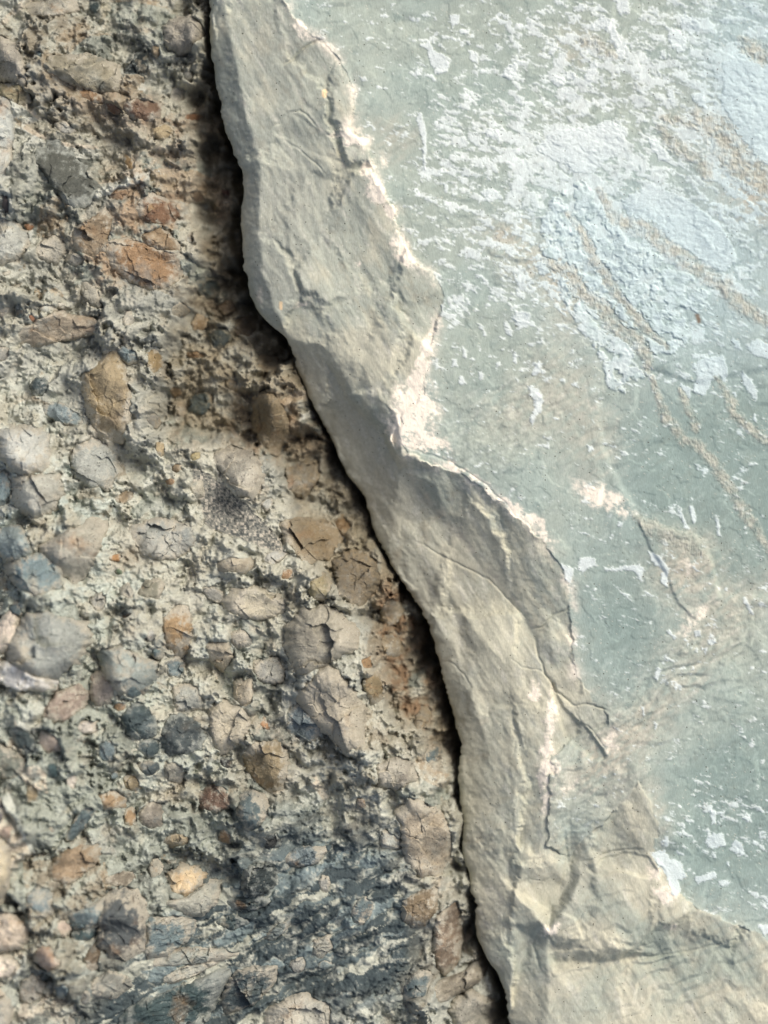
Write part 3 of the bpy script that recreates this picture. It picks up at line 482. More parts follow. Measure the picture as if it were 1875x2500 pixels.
def build_slab():
    t = axis(0, 1400, STEP, 0, 1500); t = t[t >= 0]
    xe_ = xe(YA)
    x = xe_[:, None] + t[None, :]; y = np.repeat(YA[:, None], len(t), 1)
    z, pl, wx, wy, ro = slab_height(x, y)
    z -= (10 + 14 * ss(-.2, .5, fbm(x, y, 90, 2, 81))) * np.exp(-t[None, :] / (3.5 + 5 * ss(-.3, .4, fbm(x, y, 60, 2, 82))))
    c, cr = slab_color(x, y, z, pl, wx, wy, ro)
    z += cr * 1.3
    XR, YR = refl(x + wx * .55, y + wy * .55)
    fine = fbm(x, y, 12, 3, 61, .7)
    lab = np.zeros(x.shape, int); n3 = fbm(x, y, 7, 3, 62, .7)
    for k, (P, wd) in enumerate(VEINS):
        xs = [p[0] for p in P]; ys = [p[1] for p in P]
        m = (XR > min(xs) - 60) & (XR < max(xs) + 60) & (YR > min(ys) - 60) & (YR < max(ys) + 60) & (x < 2000) & (y > -60) & (y < 2560)
        d, tt = ldist(XR[m], YR[m], P); W = wd * (1.1 + 1.3 * np.clip(np.minimum(tt, 1 - tt) * 5, 0, 1)) * (1 + .5 * fine[m])
        e = 1 - ss(.2, 1.1, d / W + .25 * n3[m]); z[m] += e * (1.6 + 2.4 * fine[m] + 1.0 * n3[m]) * np.sqrt(np.clip(1.1 - (d / W) ** 2, 0, 1))
        # cord-like cross ribs
        z[m] += e * .3 * np.sin((tt * sum(math.dist(P[i][:2], P[i + 1][:2]) for i in range(len(P) - 1)) + d * .9 + 10 * fine[m]) / 3.0)
        vc = mixc(np.broadcast_to(lin((192, 191, 176)), c[m].shape), lin((172, 172, 156)), ss(-.3, .4, n3[m]))
        vc = mixc(vc, lin((206, 204, 190)), np.clip(fine[m] * 1.5, 0, 1) * .6)
        c[m] = mixc(c[m], vc, e * np.clip(.5 + .8 * fbm(x[m], y[m], 24, 3, 67), .2, .75)); s = lab[m]; s[e > .35] = 10 + k; lab[m] = s
    XF, YF = refl(x + wx * .5 + 5 * fine, y + wy * .5 + 5 * n3)
    for k, P in enumerate(FLAKES):
        xs = [p[0] for p in P]; ys = [p[1] for p in P]
        m = (XF > min(xs) - 9) & (XF < max(xs) + 9) & (YF > min(ys) - 9) & (YF < max(ys) + 9) & (x < 2000) & (y > -60) & (y < 2560)
        ins = inpoly(XF[m], YF[m], P); d, tt = ldist(XF[m], YF[m], P + [P[0]]); s_ = np.where(ins, d, -d)
        big = len(P) > 11
        e = ss(-1.6, 1.8, s_ + 2.2 * fine[m]) * (lab[m] < 10)
        if big:
            e = e * ss(-.04, .10, fbm(x[m], y[m], 44, 5, 63, .62) + np.minimum(s_, 25) * .005)
            z[m] += e * (.8 + 1.4 * fbm(x[m], y[m], 22, 4, 64, .6) + 1.3 * ss(.03, .12, fbm(x[m], y[m], 30, 3, 65)))
        z[m] += e * 1.8
        bl = np.clip(samp(R_BLUE, x[m], y[m]) * 1.2, 0, 1)
        fc = mixc(np.broadcast_to(lin((208, 216, 212)), c[m].shape), lin((188, 205, 205)), bl) * (1 + .09 * fine[m] + .07 * n3[m])[..., None]
        if big: fc = mixc(fc, lin((160, 179, 176)), np.clip(.25 + 1.6 * fbm(x[m], y[m], 26, 4, 66, .65), 0, 1) * .7)
        c[m] = mixc(c[m], fc, e * .92); s = lab[m]; s[e > .55] = 100 + k; lab[m] = s
    lab = np.where((lab == 0) & (pl < .5), 1, lab)
    # the wall that drops into the gap, slightly undercut
    dep = np.array([BOT - 0, -760, -640, -540, -450, -380, -320, -270, -225, -190, -160, -132, -108, -88, -70, -55, -42, -30, -20, -11, -4.])
    n = len(dep)
    wz = z[:, :1] + dep[None, :] * ((z[:, :1] - BOT) / -BOT)
    dd = -dep[None, :]
    wxx = xe_[:, None] + dd * .16 + 10 * (1 - np.exp(-dd / 30.)) + 14 * fbm(np.repeat(YA[:, None], n, 1), np.repeat(dd, len(YA), 0) * 1.0, 60, 4, 71) * ss(2, 60, dd) - 3.0 * np.exp(-((dd - 6) / 6) ** 2)
    wc = np.broadcast_to(lin((122, 118, 102)), wxx.shape + (3,)) * (1 + .25 * fbm(wxx + wz, np.repeat(YA[:, None], n, 1), 40, 4, 72))[..., None]
    wc = mixc(wc, np.repeat(c[:, :1], n, 1), np.broadcast_to(np.exp(-dd / 12.), wxx.shape))
    xx = np.concatenate([wxx, x, x[:, -1:]], 1); yy = np.concatenate([np.repeat(YA[:, None], n, 1), y, y[:, -1:]], 1)
    zz = np.concatenate([wz, z, np.full((len(YA), 1), BOT)], 1); cc = np.concatenate([wc, c, c[:, -1:]], 1)
    ll = np.concatenate([np.ones(wxx.shape, int), lab, lab[:, -1:]], 1)
    cap = lambda a, f=None: np.concatenate([a[:1] if f is None else np.full_like(a[:1], f), a, a[-1:] if f is None else np.full_like(a[-1:], f)], 0)
    xx, yy, cc, ll = cap(xx), cap(yy), cap(cc), cap(ll); zz = cap(zz, BOT)
    nr, nc = xx.shape
    q = quads(nr, nc); fl = ll[:-1, :-1]
    # one face, one part: drop stray crumbs of a label by taking the majority
    fl = fl.copy()
    for k in np.unique(fl[fl >= 10]):
        m = fl == k; g = largest(m); fl[m & ~g] = 0
    Q = q.reshape(-1, 4); F = fl.reshape(-1)
    co = to_world(xx, yy, zz).reshape(-1, 3); cl = cc.reshape(-1, 3)
    base = submesh('slate_slab', co, cl, Q[F == 0], M_SLATE)
    base['label'] = 'grey-green slate slab with pale blue crust and a chipped tan rim beside the dark gap'
    base['category'] = 'rock slab'; base['kind'] = 'thing'
    submesh('broken_edge', co, cl, Q[F == 1], M_EDGE, base, 'taupe chipped fracture face along the gap')
    for k in range(len(VEINS)):
        if (F == 10 + k).sum() > 20: submesh('vein', co, cl, Q[F == 10 + k], M_VEIN, base)
    for k in range(len(FLAKES)):
        if (F == 100 + k).sum() > 4: submesh('crust_patch', co, cl, Q[F == 100 + k], M_CRUST, base)
    return base

# ------------------------------------------------------------------ the conglomerate
# name, polygon, colour, height of the dome, roundness
P_, B_, S_ = 'pebble', 'stone_block', 'slate_flake'
CL = []
def cl(kind, P, col, h=None, rd=None): CL.append((kind, P, col, h, rd))
cl(P_, T(1, (150, 660), (200, 600), (250, 595), (310, 660), (370, 720), (380, 760), (425, 790), (415, 840), (390, 860), (370, 890), (340, 905), (300, 890), (265, 850), (230, 800), (190, 740), (160, 710)), (84, 84, 72), 20, 1)
cl(B_, T(1, (525, 290), (575, 215), (625, 208), (637, 290), (632, 322), (530, 312)), (28, 38, 46), 16, 0)
cl(P_, T(1, (368, -20), (415, -20), (420, 25), (397, 50), (370, 32)), (40, 55, 66), 12, 1)
cl(P_, T(1, (320, 365), (380, 378), (435, 408), (470, 442), (440, 452), (380, 432), (330, 402)), (140, 98, 66), 10, 1)
cl(P_, T(1, (430, 430), (490, 438), (522, 470), (500, 492), (450, 462)), (128, 82, 56), 10, 1)
cl(B_, T(1, (510, 442), (570, 420), (690, 432), (682, 500), (640, 516), (580, 510), (530, 490)), (124, 84, 62), 16, 0)
cl(P_, T(1, (770, 485), (820, 460), (880, 460), (835, 492), (790, 506)), (150, 94, 58), 10, 1)
cl(P_, T(1, (515, 635), (545, 658), (578, 700), (577, 742), (553, 725), (528, 690)), (165, 118, 68), 10, 1)
cl(B_, T(1, (470, 842), (510, 802), (552, 800), (556, 832), (532, 870), (482, 866)), (148, 104, 72), 10, .4)
cl(B_, T(1, (575, 900), (600, 860), (640, 828), (700, 848), (752, 870), (766, 912), (740, 962), (700, 972), (650, 962), (600, 932)), (132, 84, 54), 20, .2)
cl(P_, T(1, (622, 858), (650, 862), (690, 930), (672, 966), (635, 910)), (152, 104, 58), 26, .5)
cl(B_, T(1, (300, 1000), (400, 940), (455, 888), (490, 920), (482, 1000), (452, 1080), (400, 1118), (345, 1090)), (146, 112, 84), 14, .2)
cl(B_, D((222, 545), (240, 515), (300, 520), (330, 535), (372, 545), (392, 575), (388, 605), (350, 628), (305, 620), (262, 598), (236, 572)), (158, 108, 66), 24, .4)
cl(B_, D((300, 505), (345, 490), (382, 515), (385, 545), (340, 540), (305, 525)), (150, 110, 76), 18, .2)
cl(P_, T(1, (690, 110), (735, 60), (800, 45), (860, 78), (888, 130), (835, 190), (765, 222), (705, 190)), (158, 146, 124), 46, 1)
cl(P_, T(1, (-20, 395), (20, 405), (52, 445), (62, 540), (52, 720), (25, 765), (-20, 770)), (186, 184, 168), 34, .9)
cl(P_, T(1, (-20, 930), (60, 955), (132, 1010), (122, 1095), (50, 1140), (-20, 1150)), (176, 172, 154), 34, .8)
cl(P_, T(1, (13, 868), (35, 850), (56, 885), (48, 938), (22, 912)), (80, 70, 66), 12, 1)
cl(P_, T(1, (100, 968), (140, 962), (152, 990), (122, 1002)), (150, 92, 52), 10, 1)
cl(B_, T(1, (-20, 350), (100, 368), (135, 440), (85, 462), (30, 425), (-20, 400)), (150, 124, 92), 22, .2)
cl(B_, T(1, (180, 290), (260, 240), (380, 230), (500, 260), (525, 340), (510, 395), (400, 390), (260, 340)), (146, 134, 104), 34, .3)
cl(P_, T(1, (158, 212), (188, 222), (190, 262), (165, 258)), (92, 106, 112), 10, 1)
cl(B_, T(1, (-20, 130), (60, 175), (110, 290), (135, 400), (60, 355), (-20, 345)), (160, 148, 126), 26, .2)
cl(B_, T(1, (80, 0), (200, -20), (330, -20), (330, 30), (220, 65), (110, 55)), (156, 148, 128), 28, .4)
cl(P_, T(1, (932, 770), (960, 765), (988, 812), (968, 836), (940, 812)), (104, 56, 52), 12, 1)
cl(P_, T(1, (800, 812), (862, 798), (872, 845), (820, 862)), (130, 98, 76), 12, .6)
cl(B_, T(3, (348, 560), (382, 510), (432, 470), (482, 400), (530, 420), (550, 540), (562, 640), (562, 720), (532, 792), (500, 802), (440, 790), (400, 742), (380, 680)), (170, 134, 96), 22, .5)
cl(P_, T(3, (75, 225), (100, 218), (116, 260), (92, 292), (75, 265)), (72, 88, 100), 12, 1)
cl(P_, T(3, (124, 264), (150, 258), (160, 290), (134, 302)), (192, 112, 66), 12, .7)
cl(P_, T(3, (172, 226), (235, 218), (252, 245), (202, 260), (174, 252)), (196, 190, 168), 18, .7)
cl(P_, T(3, (243, 204), (292, 214), (282, 240), (250, 237)), (192, 182, 158), 16, .7)
cl(B_, T(3, (60, 340), (160, 290), (260, 248), (390, 275), (425, 330), (340, 362), (250, 372), (170, 402), (100, 384)), (166, 146, 116), 26, .4)
cl(P_, T(3, (630, 430), (665, 393), (697, 440), (692, 500), (652, 532), (635, 480)), (156, 118, 72), 12, .8)
cl(P_, T(3, (780, 418), (830, 408), (885, 420), (886, 446), (810, 442)), (150, 108, 72), 10, .8)
cl(P_, T(3, (720, 575), (760, 558), (772, 600), (735, 612)), (146, 112, 82), 10, .8)
cl(P_, T(3, (708, 966), (750, 968), (757, 1000), (715, 1002)), (166, 118, 82), 8, .8)
cl(P_, T(3, (818, 980), (870, 968), (884, 1050), (842, 1058), (820, 1020)), (178, 166, 138), 12, .8)
cl(P_, T(3, (808, 862), (860, 843), (874, 880), (820, 902)), (174, 142, 98), 8, .6)
cl(P_, T(3, (900, 850), (1000, 818), (1085, 850), (1125, 910), (1135, 1020), (1080, 1060), (1030, 1040), (980, 970), (930, 905)), (172, 160, 136), 24, .8)
cl(B_, T(3, (1080, 640), (1138, 588), (1182, 600), (1232, 700), (1244, 760), (1204, 830), (1182, 872), (1130, 832), (1080, 740)), (150, 136, 106), 34, .3)
cl(P_, T(3, (180, 650), (260, 638), (342, 690), (384, 730), (335, 747), (250, 722), (188, 692)), (130, 142, 138), 16, 1)
cl(P_, T(3, (-20, 770), (60, 745), (130, 735), (205, 762), (225, 860), (215, 930), (120, 960), (40, 930)), (182, 178, 162), 40, .8)
cl(P_, T(3, (60, 960), (180, 950), (262, 940), (290, 1010), (250, 1100), (160, 1140), (80, 1090)), (178, 172, 152), 36, .8)
cl(P_, T(3, (-20, 940), (40, 945), (62, 1010), (35, 1080), (-20, 1090)), (138, 154, 150), 26, .9)
cl(B_, T(3, (300, 830), (400, 790), (490, 850), (520, 930), (480, 1010), (380, 1010), (310, 940)), (164, 162, 146), 22, .3)
cl(P_, T(5, (30, 240), (150, 198), (222, 200), (284, 260), (284, 330), (202, 375), (110, 352), (48, 302)), (120, 138, 138), 32, 1)
cl(P_, T(5, (-20, 90), (100, 78), (164, 150), (140, 226), (60, 232), (-20, 182)), (140, 151, 144), 32, .8)
cl(B_, T(5, (190, 170), (300, 100), (440, 30), (472, 70), (440, 170), (400, 260), (340, 325), (280, 270)), (172, 162, 138), 28, .3)
cl(B_, T(5, (560, 80), (700, 40), (820, 70), (850, 140), (800, 210), (700, 230), (600, 190)), (166, 160, 142), 24, .2)
cl(P_, T(5, (468, 210), (525, 193), (528, 230), (482, 228)), (172, 110, 50), 10, .6)
cl(P_, T(5, (498, 252), (542, 254), (542, 288), (508, 288)), (86, 102, 70), 10, 1)
cl(B_, T(5, (583, 372), (640, 308), (692, 303), (724, 340), (692, 392), (640, 387)), (126, 120, 96), 22, .3)
cl(B_, T(5, (708, 472), (770, 408), (822, 418), (832, 520), (822, 610), (762, 642), (720, 580)), (164, 118, 74), 24, .4)
cl(B_, T(5, (955, 400), (1000, 348), (1100, 338), (1205, 370), (1238, 420), (1200, 472), (1080, 482), (988, 452)), (180, 166, 134), 30, .4)
cl(P_, T(5, (928, 232), (1000, 208), (1092, 218), (1114, 260), (1050, 284), (940, 272)), (172, 154, 122), 20, .8)
cl(P_, T(5, (513, 452), (580, 423), (594, 450), (540, 478)), (24, 32, 38), 10, .6)
cl(B_, T(5, (60, 565), (150, 462), (240, 450), (330, 480), (425, 520), (385, 620), (310, 700), (220, 745), (110, 700), (50, 640)), (158, 158, 144), 44, .5)
cl(P_, T(5, (-20, 520), (60, 428), (112, 470), (90, 560), (40, 625), (-20, 640)), (214, 190, 162), 40, .8)  # sunlit peach is in this stone's colour
cl(B_, T(5, (-20, 645), (80, 655), (190, 720), (285, 722), (240, 778), (110, 775), (-20, 730)), (232, 222, 206), 46, .4)  # bright ledge: sunlit highlight put into its colour
cl(B_, T(5, (440, 590), (540, 600), (630, 640), (700, 670), (660, 770), (580, 810), (500, 770), (450, 690)), (150, 156, 144), 32, .4)
cl(P_, T(5, (540, 782), (585, 740), (625, 760), (622, 802), (565, 815)), (96, 112, 110), 34, .9)
cl(P_, T(5, (662, 600), (700, 595), (722, 630), (700, 655), (668, 640)), (100, 115, 112), 30, .9)
cl(P_, T(5, (200, 860), (270, 785), (345, 748), (402, 790), (375, 850), (312, 902), (232, 902)), (152, 130, 110), 32, .9)
cl(B_, T(5, (408, 700), (482, 700), (514, 770), (492, 832), (432, 852), (400, 800)), (166, 148, 128), 26, .4)
cl(P_, T(5, (530, 880), (600, 828), (652, 858), (684, 920), (690, 978), (640, 1000), (560, 970)), (70, 84, 92), 26, .8)
cl(P_, T(5, (598, 1000), (650, 985), (690, 1000), (702, 1050), (645, 1075), (602, 1042)), (74, 88, 94), 20, .9)
cl(B_, T(5, (700, 962), (730, 878), (800, 888), (862, 920), (892, 980), (872, 1040), (800, 1057), (718, 1052)), (70, 78, 76), 24, .3)
cl(P_, T(5, (1048, 1045), (1100, 1008), (1205, 1008), (1235, 1062), (1242, 1140), (1225, 1210), (1180, 1235), (1110, 1190), (1060, 1130)), (150, 118, 84), 26, .9)
cl(P_, T(5, (1112, 930), (1140, 898), (1167, 940), (1152, 962)), (174, 114, 70), 10, .6)
cl(B_, T(5, (898, 862), (960, 828), (1062, 868), (1084, 930), (1044, 1002), (962, 1062), (920, 1022)), (182, 166, 134), 28, .4)
cl(B_, T(5, (1008, 738), (1092, 736), (1094, 840), (1052, 864), (1008, 822)), (184, 166, 134), 24, .2)
cl(B_, T(5, (888, 580), (982, 568), (1004, 640), (960, 712), (902, 652)), (178, 160, 128), 20, .3)
cl(P_, T(5, (988, 540), (1050, 518), (1094, 560), (1082, 602), (1010, 604)), (182, 168, 142), 22, .9)
cl(B_, T(5, (738, 762), (858, 756), (874, 860), (760, 874)), (158, 156, 140), 18, .2)
cl(B_, T(5, (1228, 520), (1300, 432), (1420, 420), (1540, 520), (1552, 600), (1440, 648), (1290, 735), (1232, 640)), (162, 150, 124), 44, .5)
cl(B_, T(5, (1280, 800), (1400, 678), (1470, 700), (1582, 880), (1562, 1000), (1482, 1062), (1400, 965), (1310, 875)), (180, 164, 134), 46, .3)
cl(P_, T(5, (1228, 880), (1275, 838), (1330, 880), (1402, 955), (1345, 1012), (1232, 962)), (118, 128, 126), 18, .7)
cl(P_, T(5, (1430, 225), (1520, 180), (1622, 220), (1642, 320), (1562, 432), (1462, 382)), (142, 132, 112), 44, .9)
cl(P_, T(5, (1548, 645), (1600, 636), (1614, 690), (1562, 697)), (164, 114, 70), 16, .8)
cl(B_, T(5, (1190, 60), (1280, 38), (1430, 58), (1474, 130), (1422, 220), (1310, 232), (1225, 140)), (158, 140, 106), 34, .5)
cl(P_, T(5, (1330, 312), (1400, 278), (1434, 340), (1402, 402), (1340, 392)), (160, 132, 94), 24, .8)
cl(P_, T(5, (60, 935), (110, 918), (172, 970), (194, 1030), (140, 1048), (88, 992)), (64, 76, 84), 26, .9)
cl(P_, T(5, (-20, 1020), (50, 1003), (122, 1060), (148, 1120), (70, 1150), (-20, 1130)), (112, 116, 100), 30, .9)
cl(P_, T(5, (198, 945), (270, 958), (304, 1020), (234, 1042), (190, 1002)), (182, 158, 134), 22, .9)
cl(P_, T(5, (228, 1072), (270, 1078), (278, 1140), (230, 1142)), (66, 88, 90), 18, .9)
cl(P_, T(5, (938, 1070), (990, 1078), (1014, 1122), (962, 1124)), (52, 50, 48), 12, .5)
cl(P_, T(7, (848, 152), (880, 108), (950, 98), (1002, 150), (992, 192), (930, 217), (868, 207)), (122, 84, 68), 24, 1)
cl(P_, T(7, (1013, 202), (1040, 138), (1100, 113), (1152, 160), (1164, 220), (1112, 284), (1060, 293), (1028, 252)), (84, 98, 100), 26, 1)
cl(P_, T(7, (598, 202), (650, 158), (702, 190), (707, 262), (660, 293), (608, 262)), (138, 126, 106), 22, 1)
cl(P_, T(7, (598, -10), (690, -10), (702, 30), (650, 62), (603, 32)), (78, 88, 90), 18, .9)
cl(P_, T(7, (543, 202), (580, 188), (592, 240), (571, 283), (545, 262)), (164, 118, 78), 16, .9)
cl(P_, T(7, (718, 485), (780, 436), (850, 458), (892, 482), (862, 542), (800, 573), (740, 553)), (216, 168, 124), 30, .7)  # peach of the sunlight painted on this pebble
cl(B_, T(7, (700, 572), (800, 590), (860, 548), (912, 500), (952, 510), (944, 600), (872, 667), (800, 652), (738, 622)), (164, 158, 136), 26, .4)
cl(P_, T(7, (228, 432), (280, 368), (360, 338), (432, 350), (444, 400), (382, 462), (320, 503), (250, 493)), (162, 122, 90), 34, .9)
cl(P_, T(7, (448, 484), (530, 458), (592, 480), (572, 522), (490, 524)), (132, 108, 92), 18, .8)
cl(B_, T(7, (468, 562), (540, 518), (622, 540), (642, 640), (632, 800), (560, 833), (480, 802), (430, 732)), (84, 88, 86), 34, .2)
cl(P_, T(7, (383, 812), (410, 758), (440, 738), (453, 800), (432, 873), (394, 873)), (108, 82, 62), 18, .9)
cl(P_, T(7, (-20, 285), (40, 288), (74, 340), (76, 450), (60, 560), (20, 598), (-20, 600)), (206, 170, 136), 40, .9)  # left column, coloured as if sunlit
cl(P_, T(7, (-20, 140), (45, 128), (64, 190), (34, 244), (-20, 246)), (98, 92, 100), 26, 1)
cl(P_, T(7, (-20, 610), (70, 605), (150, 680), (140, 760), (60, 785), (-20, 780)), (206, 182, 150), 40, .8)
cl(P_, T(7, (-20, 800), (60, 788), (122, 830), (72, 892), (-20, 905)), (232, 208, 178), 36, .8)
cl(B_, T(7, (310, 622), (400, 598), (472, 560), (484, 640), (402, 690), (330, 700)), (112, 128, 128), 24, .3)
cl(P_, T(7, (328, 700), (430, 680), (462, 712), (402, 744), (338, 744)), (66, 86, 90), 18, .7)
cl(S_, T(7, (500, 1150), (560, 1060), (640, 1012), (800, 962), (990, 868), (1004, 920), (935, 1040), (870, 1160), (700, 1180)), (58, 78, 88), 26, .1)
cl(P_, T(7, (408, 922), (480, 878), (562, 900), (584, 960), (500, 1003), (420, 983)), (136, 132, 116), 26, .8)
cl(S_, T(7, (640, 662), (760, 648), (862, 680), (832, 750), (720, 833), (638, 822)), (104, 120, 122), 20, .2)
cl(S_, T(7, (1038, 462), (1180, 428), (1204, 500), (1162, 562), (1050, 593)), (48, 58, 62), 20, .1)
cl(S_, T(7, (1228, 402), (1290, 368), (1422, 368), (1382, 432), (1300, 457), (1230, 442)), (118, 130, 128), 20, .1)
cl(S_, T(7, (1128, 322), (1190, 298), (1214, 360), (1140, 373)), (56, 56, 52), 16, .1)
cl(S_, T(7, (1010, 902), (1090, 878), (1202, 878), (1194, 960), (1082, 1052), (950, 1100), (960, 1020)), (78, 90, 92), 22, .1)
cl(S_, T(7, (1350, 772), (1420, 748), (1434, 800), (1382, 864), (1340, 832)), (156, 150, 130), 18, .1)
cl(B_, T(7, (1150, 1072), (1300, 998), (1422, 1050), (1430, 1150), (1130, 1160)), (172, 164, 142), 26, .3)
cl(P_, T(7, (688, 332), (760, 308), (824, 320), (822, 352), (740, 374)), (170, 136, 104), 16, .8)
cl(P_, T(7, (438, 122), (500, 108), (554, 150), (542, 192), (460, 192)), (164, 120, 82), 22, .8)
cl(S_, T(7, (300, 300), (370, 180), (420, 170), (430, 200), (370, 280), (320, 330)), (96, 112, 112), 24, .3)
cl(S_, T(7, (640, 850), (760, 800), (900, 800), (1080, 830), (960, 860), (800, 870), (700, 880)), (150, 150, 134), 16, .2)
cl(S_, T(7, (700, 920), (850, 860), (1000, 850), (850, 915), (720, 965)), (160, 156, 138), 14, .2)
cl(S_, T(7, (900, 690), (1000, 660), (1100, 690), (1000, 730)), (70, 86, 90), 16, .1)
cl(S_, T(7, (1130, 760), (1200, 700), (1260, 670), (1240, 720), (1170, 780)), (128, 134, 124), 18, .1)
cl(S_, T(7, (960, 600), (1100, 560), (1180, 600), (1100, 640), (1000, 640)), (60, 72, 76), 16, .1)
cl(P_, T(8, (60, 200), (150, 148), (252, 220), (303, 330), (294, 440), (240, 512), (150, 502), (92, 400)), (170, 150, 118), 40, .9)
cl(B_, T(8, (-10, 290), (40, 308), (84, 350), (72, 382), (-10, 374)), (180, 176, 156), 20, .4)
cl(B_, T(8, (78, 602), (160, 568), (242, 540), (233, 650), (170, 723), (88, 712)), (136, 104, 76), 26, .4)
cl(B_, T(8, (228, 662), (330, 600), (352, 800), (330, 900), (240, 922), (220, 820)), (130, 108, 82), 36, .4)
cl(B_, T(8, (218, 965), (350, 930), (432, 858), (484, 900), (442, 962), (340, 1012), (240, 1062)), (140, 126, 100), 46, .5)
cl(P_, T(8, (290, 1070), (360, 1000), (470, 1050), (550, 1100), (520, 1180), (330, 1180)), (146, 138, 118), 46, .8)
cl(B_, T(8, (-30, 10), (60, -20), (130, 0), (155, 70), (60, 120), (-20, 110)), (164, 152, 128), 28, .4)
cl(P_, T(7, (1530, 150), (1570, 150), (1580, 200), (1545, 205)), (150, 130, 105), 14, .8)
cl(P_, T(3, (1000, 260), (1080, 240), (1110, 310), (1060, 350), (1000, 330)), (126, 114, 96), 26, .9)
cl(P_, T(3, (920, 200), (990, 170), (1010, 230), (950, 250)), (140, 120, 92), 22, .9)
cl(P_, T(5, (1430, 60), (1480, 20), (1510, 80), (1480, 130)), (150, 110, 72), 20, .9)
cl(B_, T(5, (1560, 740), (1640, 700), (1655, 830), (1600, 860)), (150, 118, 82), 30, .4)
SAND = D((412, 1006), (450, 1026), (500, 1058), (552, 1108), (598, 1156), (622, 1200), (566, 1184), (505, 1155), (448, 1140), (426, 1080))

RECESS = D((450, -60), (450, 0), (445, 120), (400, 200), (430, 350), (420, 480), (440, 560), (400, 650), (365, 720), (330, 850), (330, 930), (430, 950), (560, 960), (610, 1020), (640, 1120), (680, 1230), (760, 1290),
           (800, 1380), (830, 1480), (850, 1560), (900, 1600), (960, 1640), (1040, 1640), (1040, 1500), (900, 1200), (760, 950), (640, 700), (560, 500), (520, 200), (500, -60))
RECESS2 = D((930, 1880), (960, 1960), (940, 2060), (950, 2300), (1200, 2300), (1080, 2050), (1010, 1860))
R_MACRO = -150 * pmask(RECESS, 14) - 60 * pmask(RECESS2, 14) + gsum([(70, 1030, 90, 110, 0, 34), (80, 1240, 90, 70, 0, 26), (120, 1420, 150, 90, -15, 40), (300, 1500, 60, 60, 0, 18), (700, 1400, 90, 80, 0, 20), (740, 1500, 80, 90, 20, 26),
          (500, 1500, 70, 150, 0, 24), (540, 1280, 120, 60, 0, 18), (230, 1180, 120, 60, -30, 22), (100, 380, 80, 80, 0, 16), (30, 560, 60, 160, 0, 26), (290, 580, 110, 70, 0, 18), (240, 840, 60, 110, 0, 22), (250, 1000, 200, 30, 20, -22),
          (250, 1350, 60, 60, 0, -24), (330, 1330, 60, 30, 0, -20), (600, 1450, 24, 120, 15, -26), (440, 1080, 80, 30, 40, -20), (430, 1850, 90, 120, 0, -14), (200, 1700, 30, 120, 0, -16), (330, 1950, 60, 60, 0, 10), (900, 1720, 80, 110, 0, 26),
          (600, 2130, 200, 30, -20, -18), (200, 460, 30, 60, 0, -14), (380, 300, 70, 30, 20, 14), (240, 250, 150, 20, 10, -16), (640, 1560, 100, 20, -30, -16), (800, 1650, 40, 60, 0, 20), (150, 700, 160, 20, -15, -14), (220, 50, 90, 50, 0, 16)])
def cong_base(x, y):
    """broad shape: a lip towards the left foot of the picture, falling away into the gap"""
    yr = refl(x, y)[1]; d = np.interp(yr, EY, EX) - x; d = d + np.where(d > 0, 1, 0) * 26 * fbm(x, y, 75, 3, 103) * ss(0, 30, d)
    z = -24 - 95 * ss(900, 50, yr) * ss(0, 300, x + 200)
    z = z + 210 * ss(620, -50, x) * ss(1050, 1900, yr) + 40 * ss(400, 0, x)
    wide = 1 + .35 * ss(1300, 500, yr) + .8 * ss(2250, 2400, yr)
    z = z - 105 * np.exp(-np.clip(d, 0, None) / (85. * wide)) - (70 + 90 * ss(-.3, .3, fbm(x, y, 110, 2, 106))) * np.exp(-np.clip(d, 0, None) / 14.) - 60 * ss(2200, 2400, yr) * ss(260, 60, d)
    z = z - 2.2 * np.clip(-d, 0, 150)
    z = z + 95 * np.exp(-np.clip(d, 0, None) / 70.) * fbm(x, y, 85, 4, 107, .55)
    return z + samp(R_MACRO, x + 14 * fbm(x, y, 50, 3, 104), y + 14 * fbm(x, y, 50, 3, 105)) + 34 * fbm(x, y, 330, 2, 101)
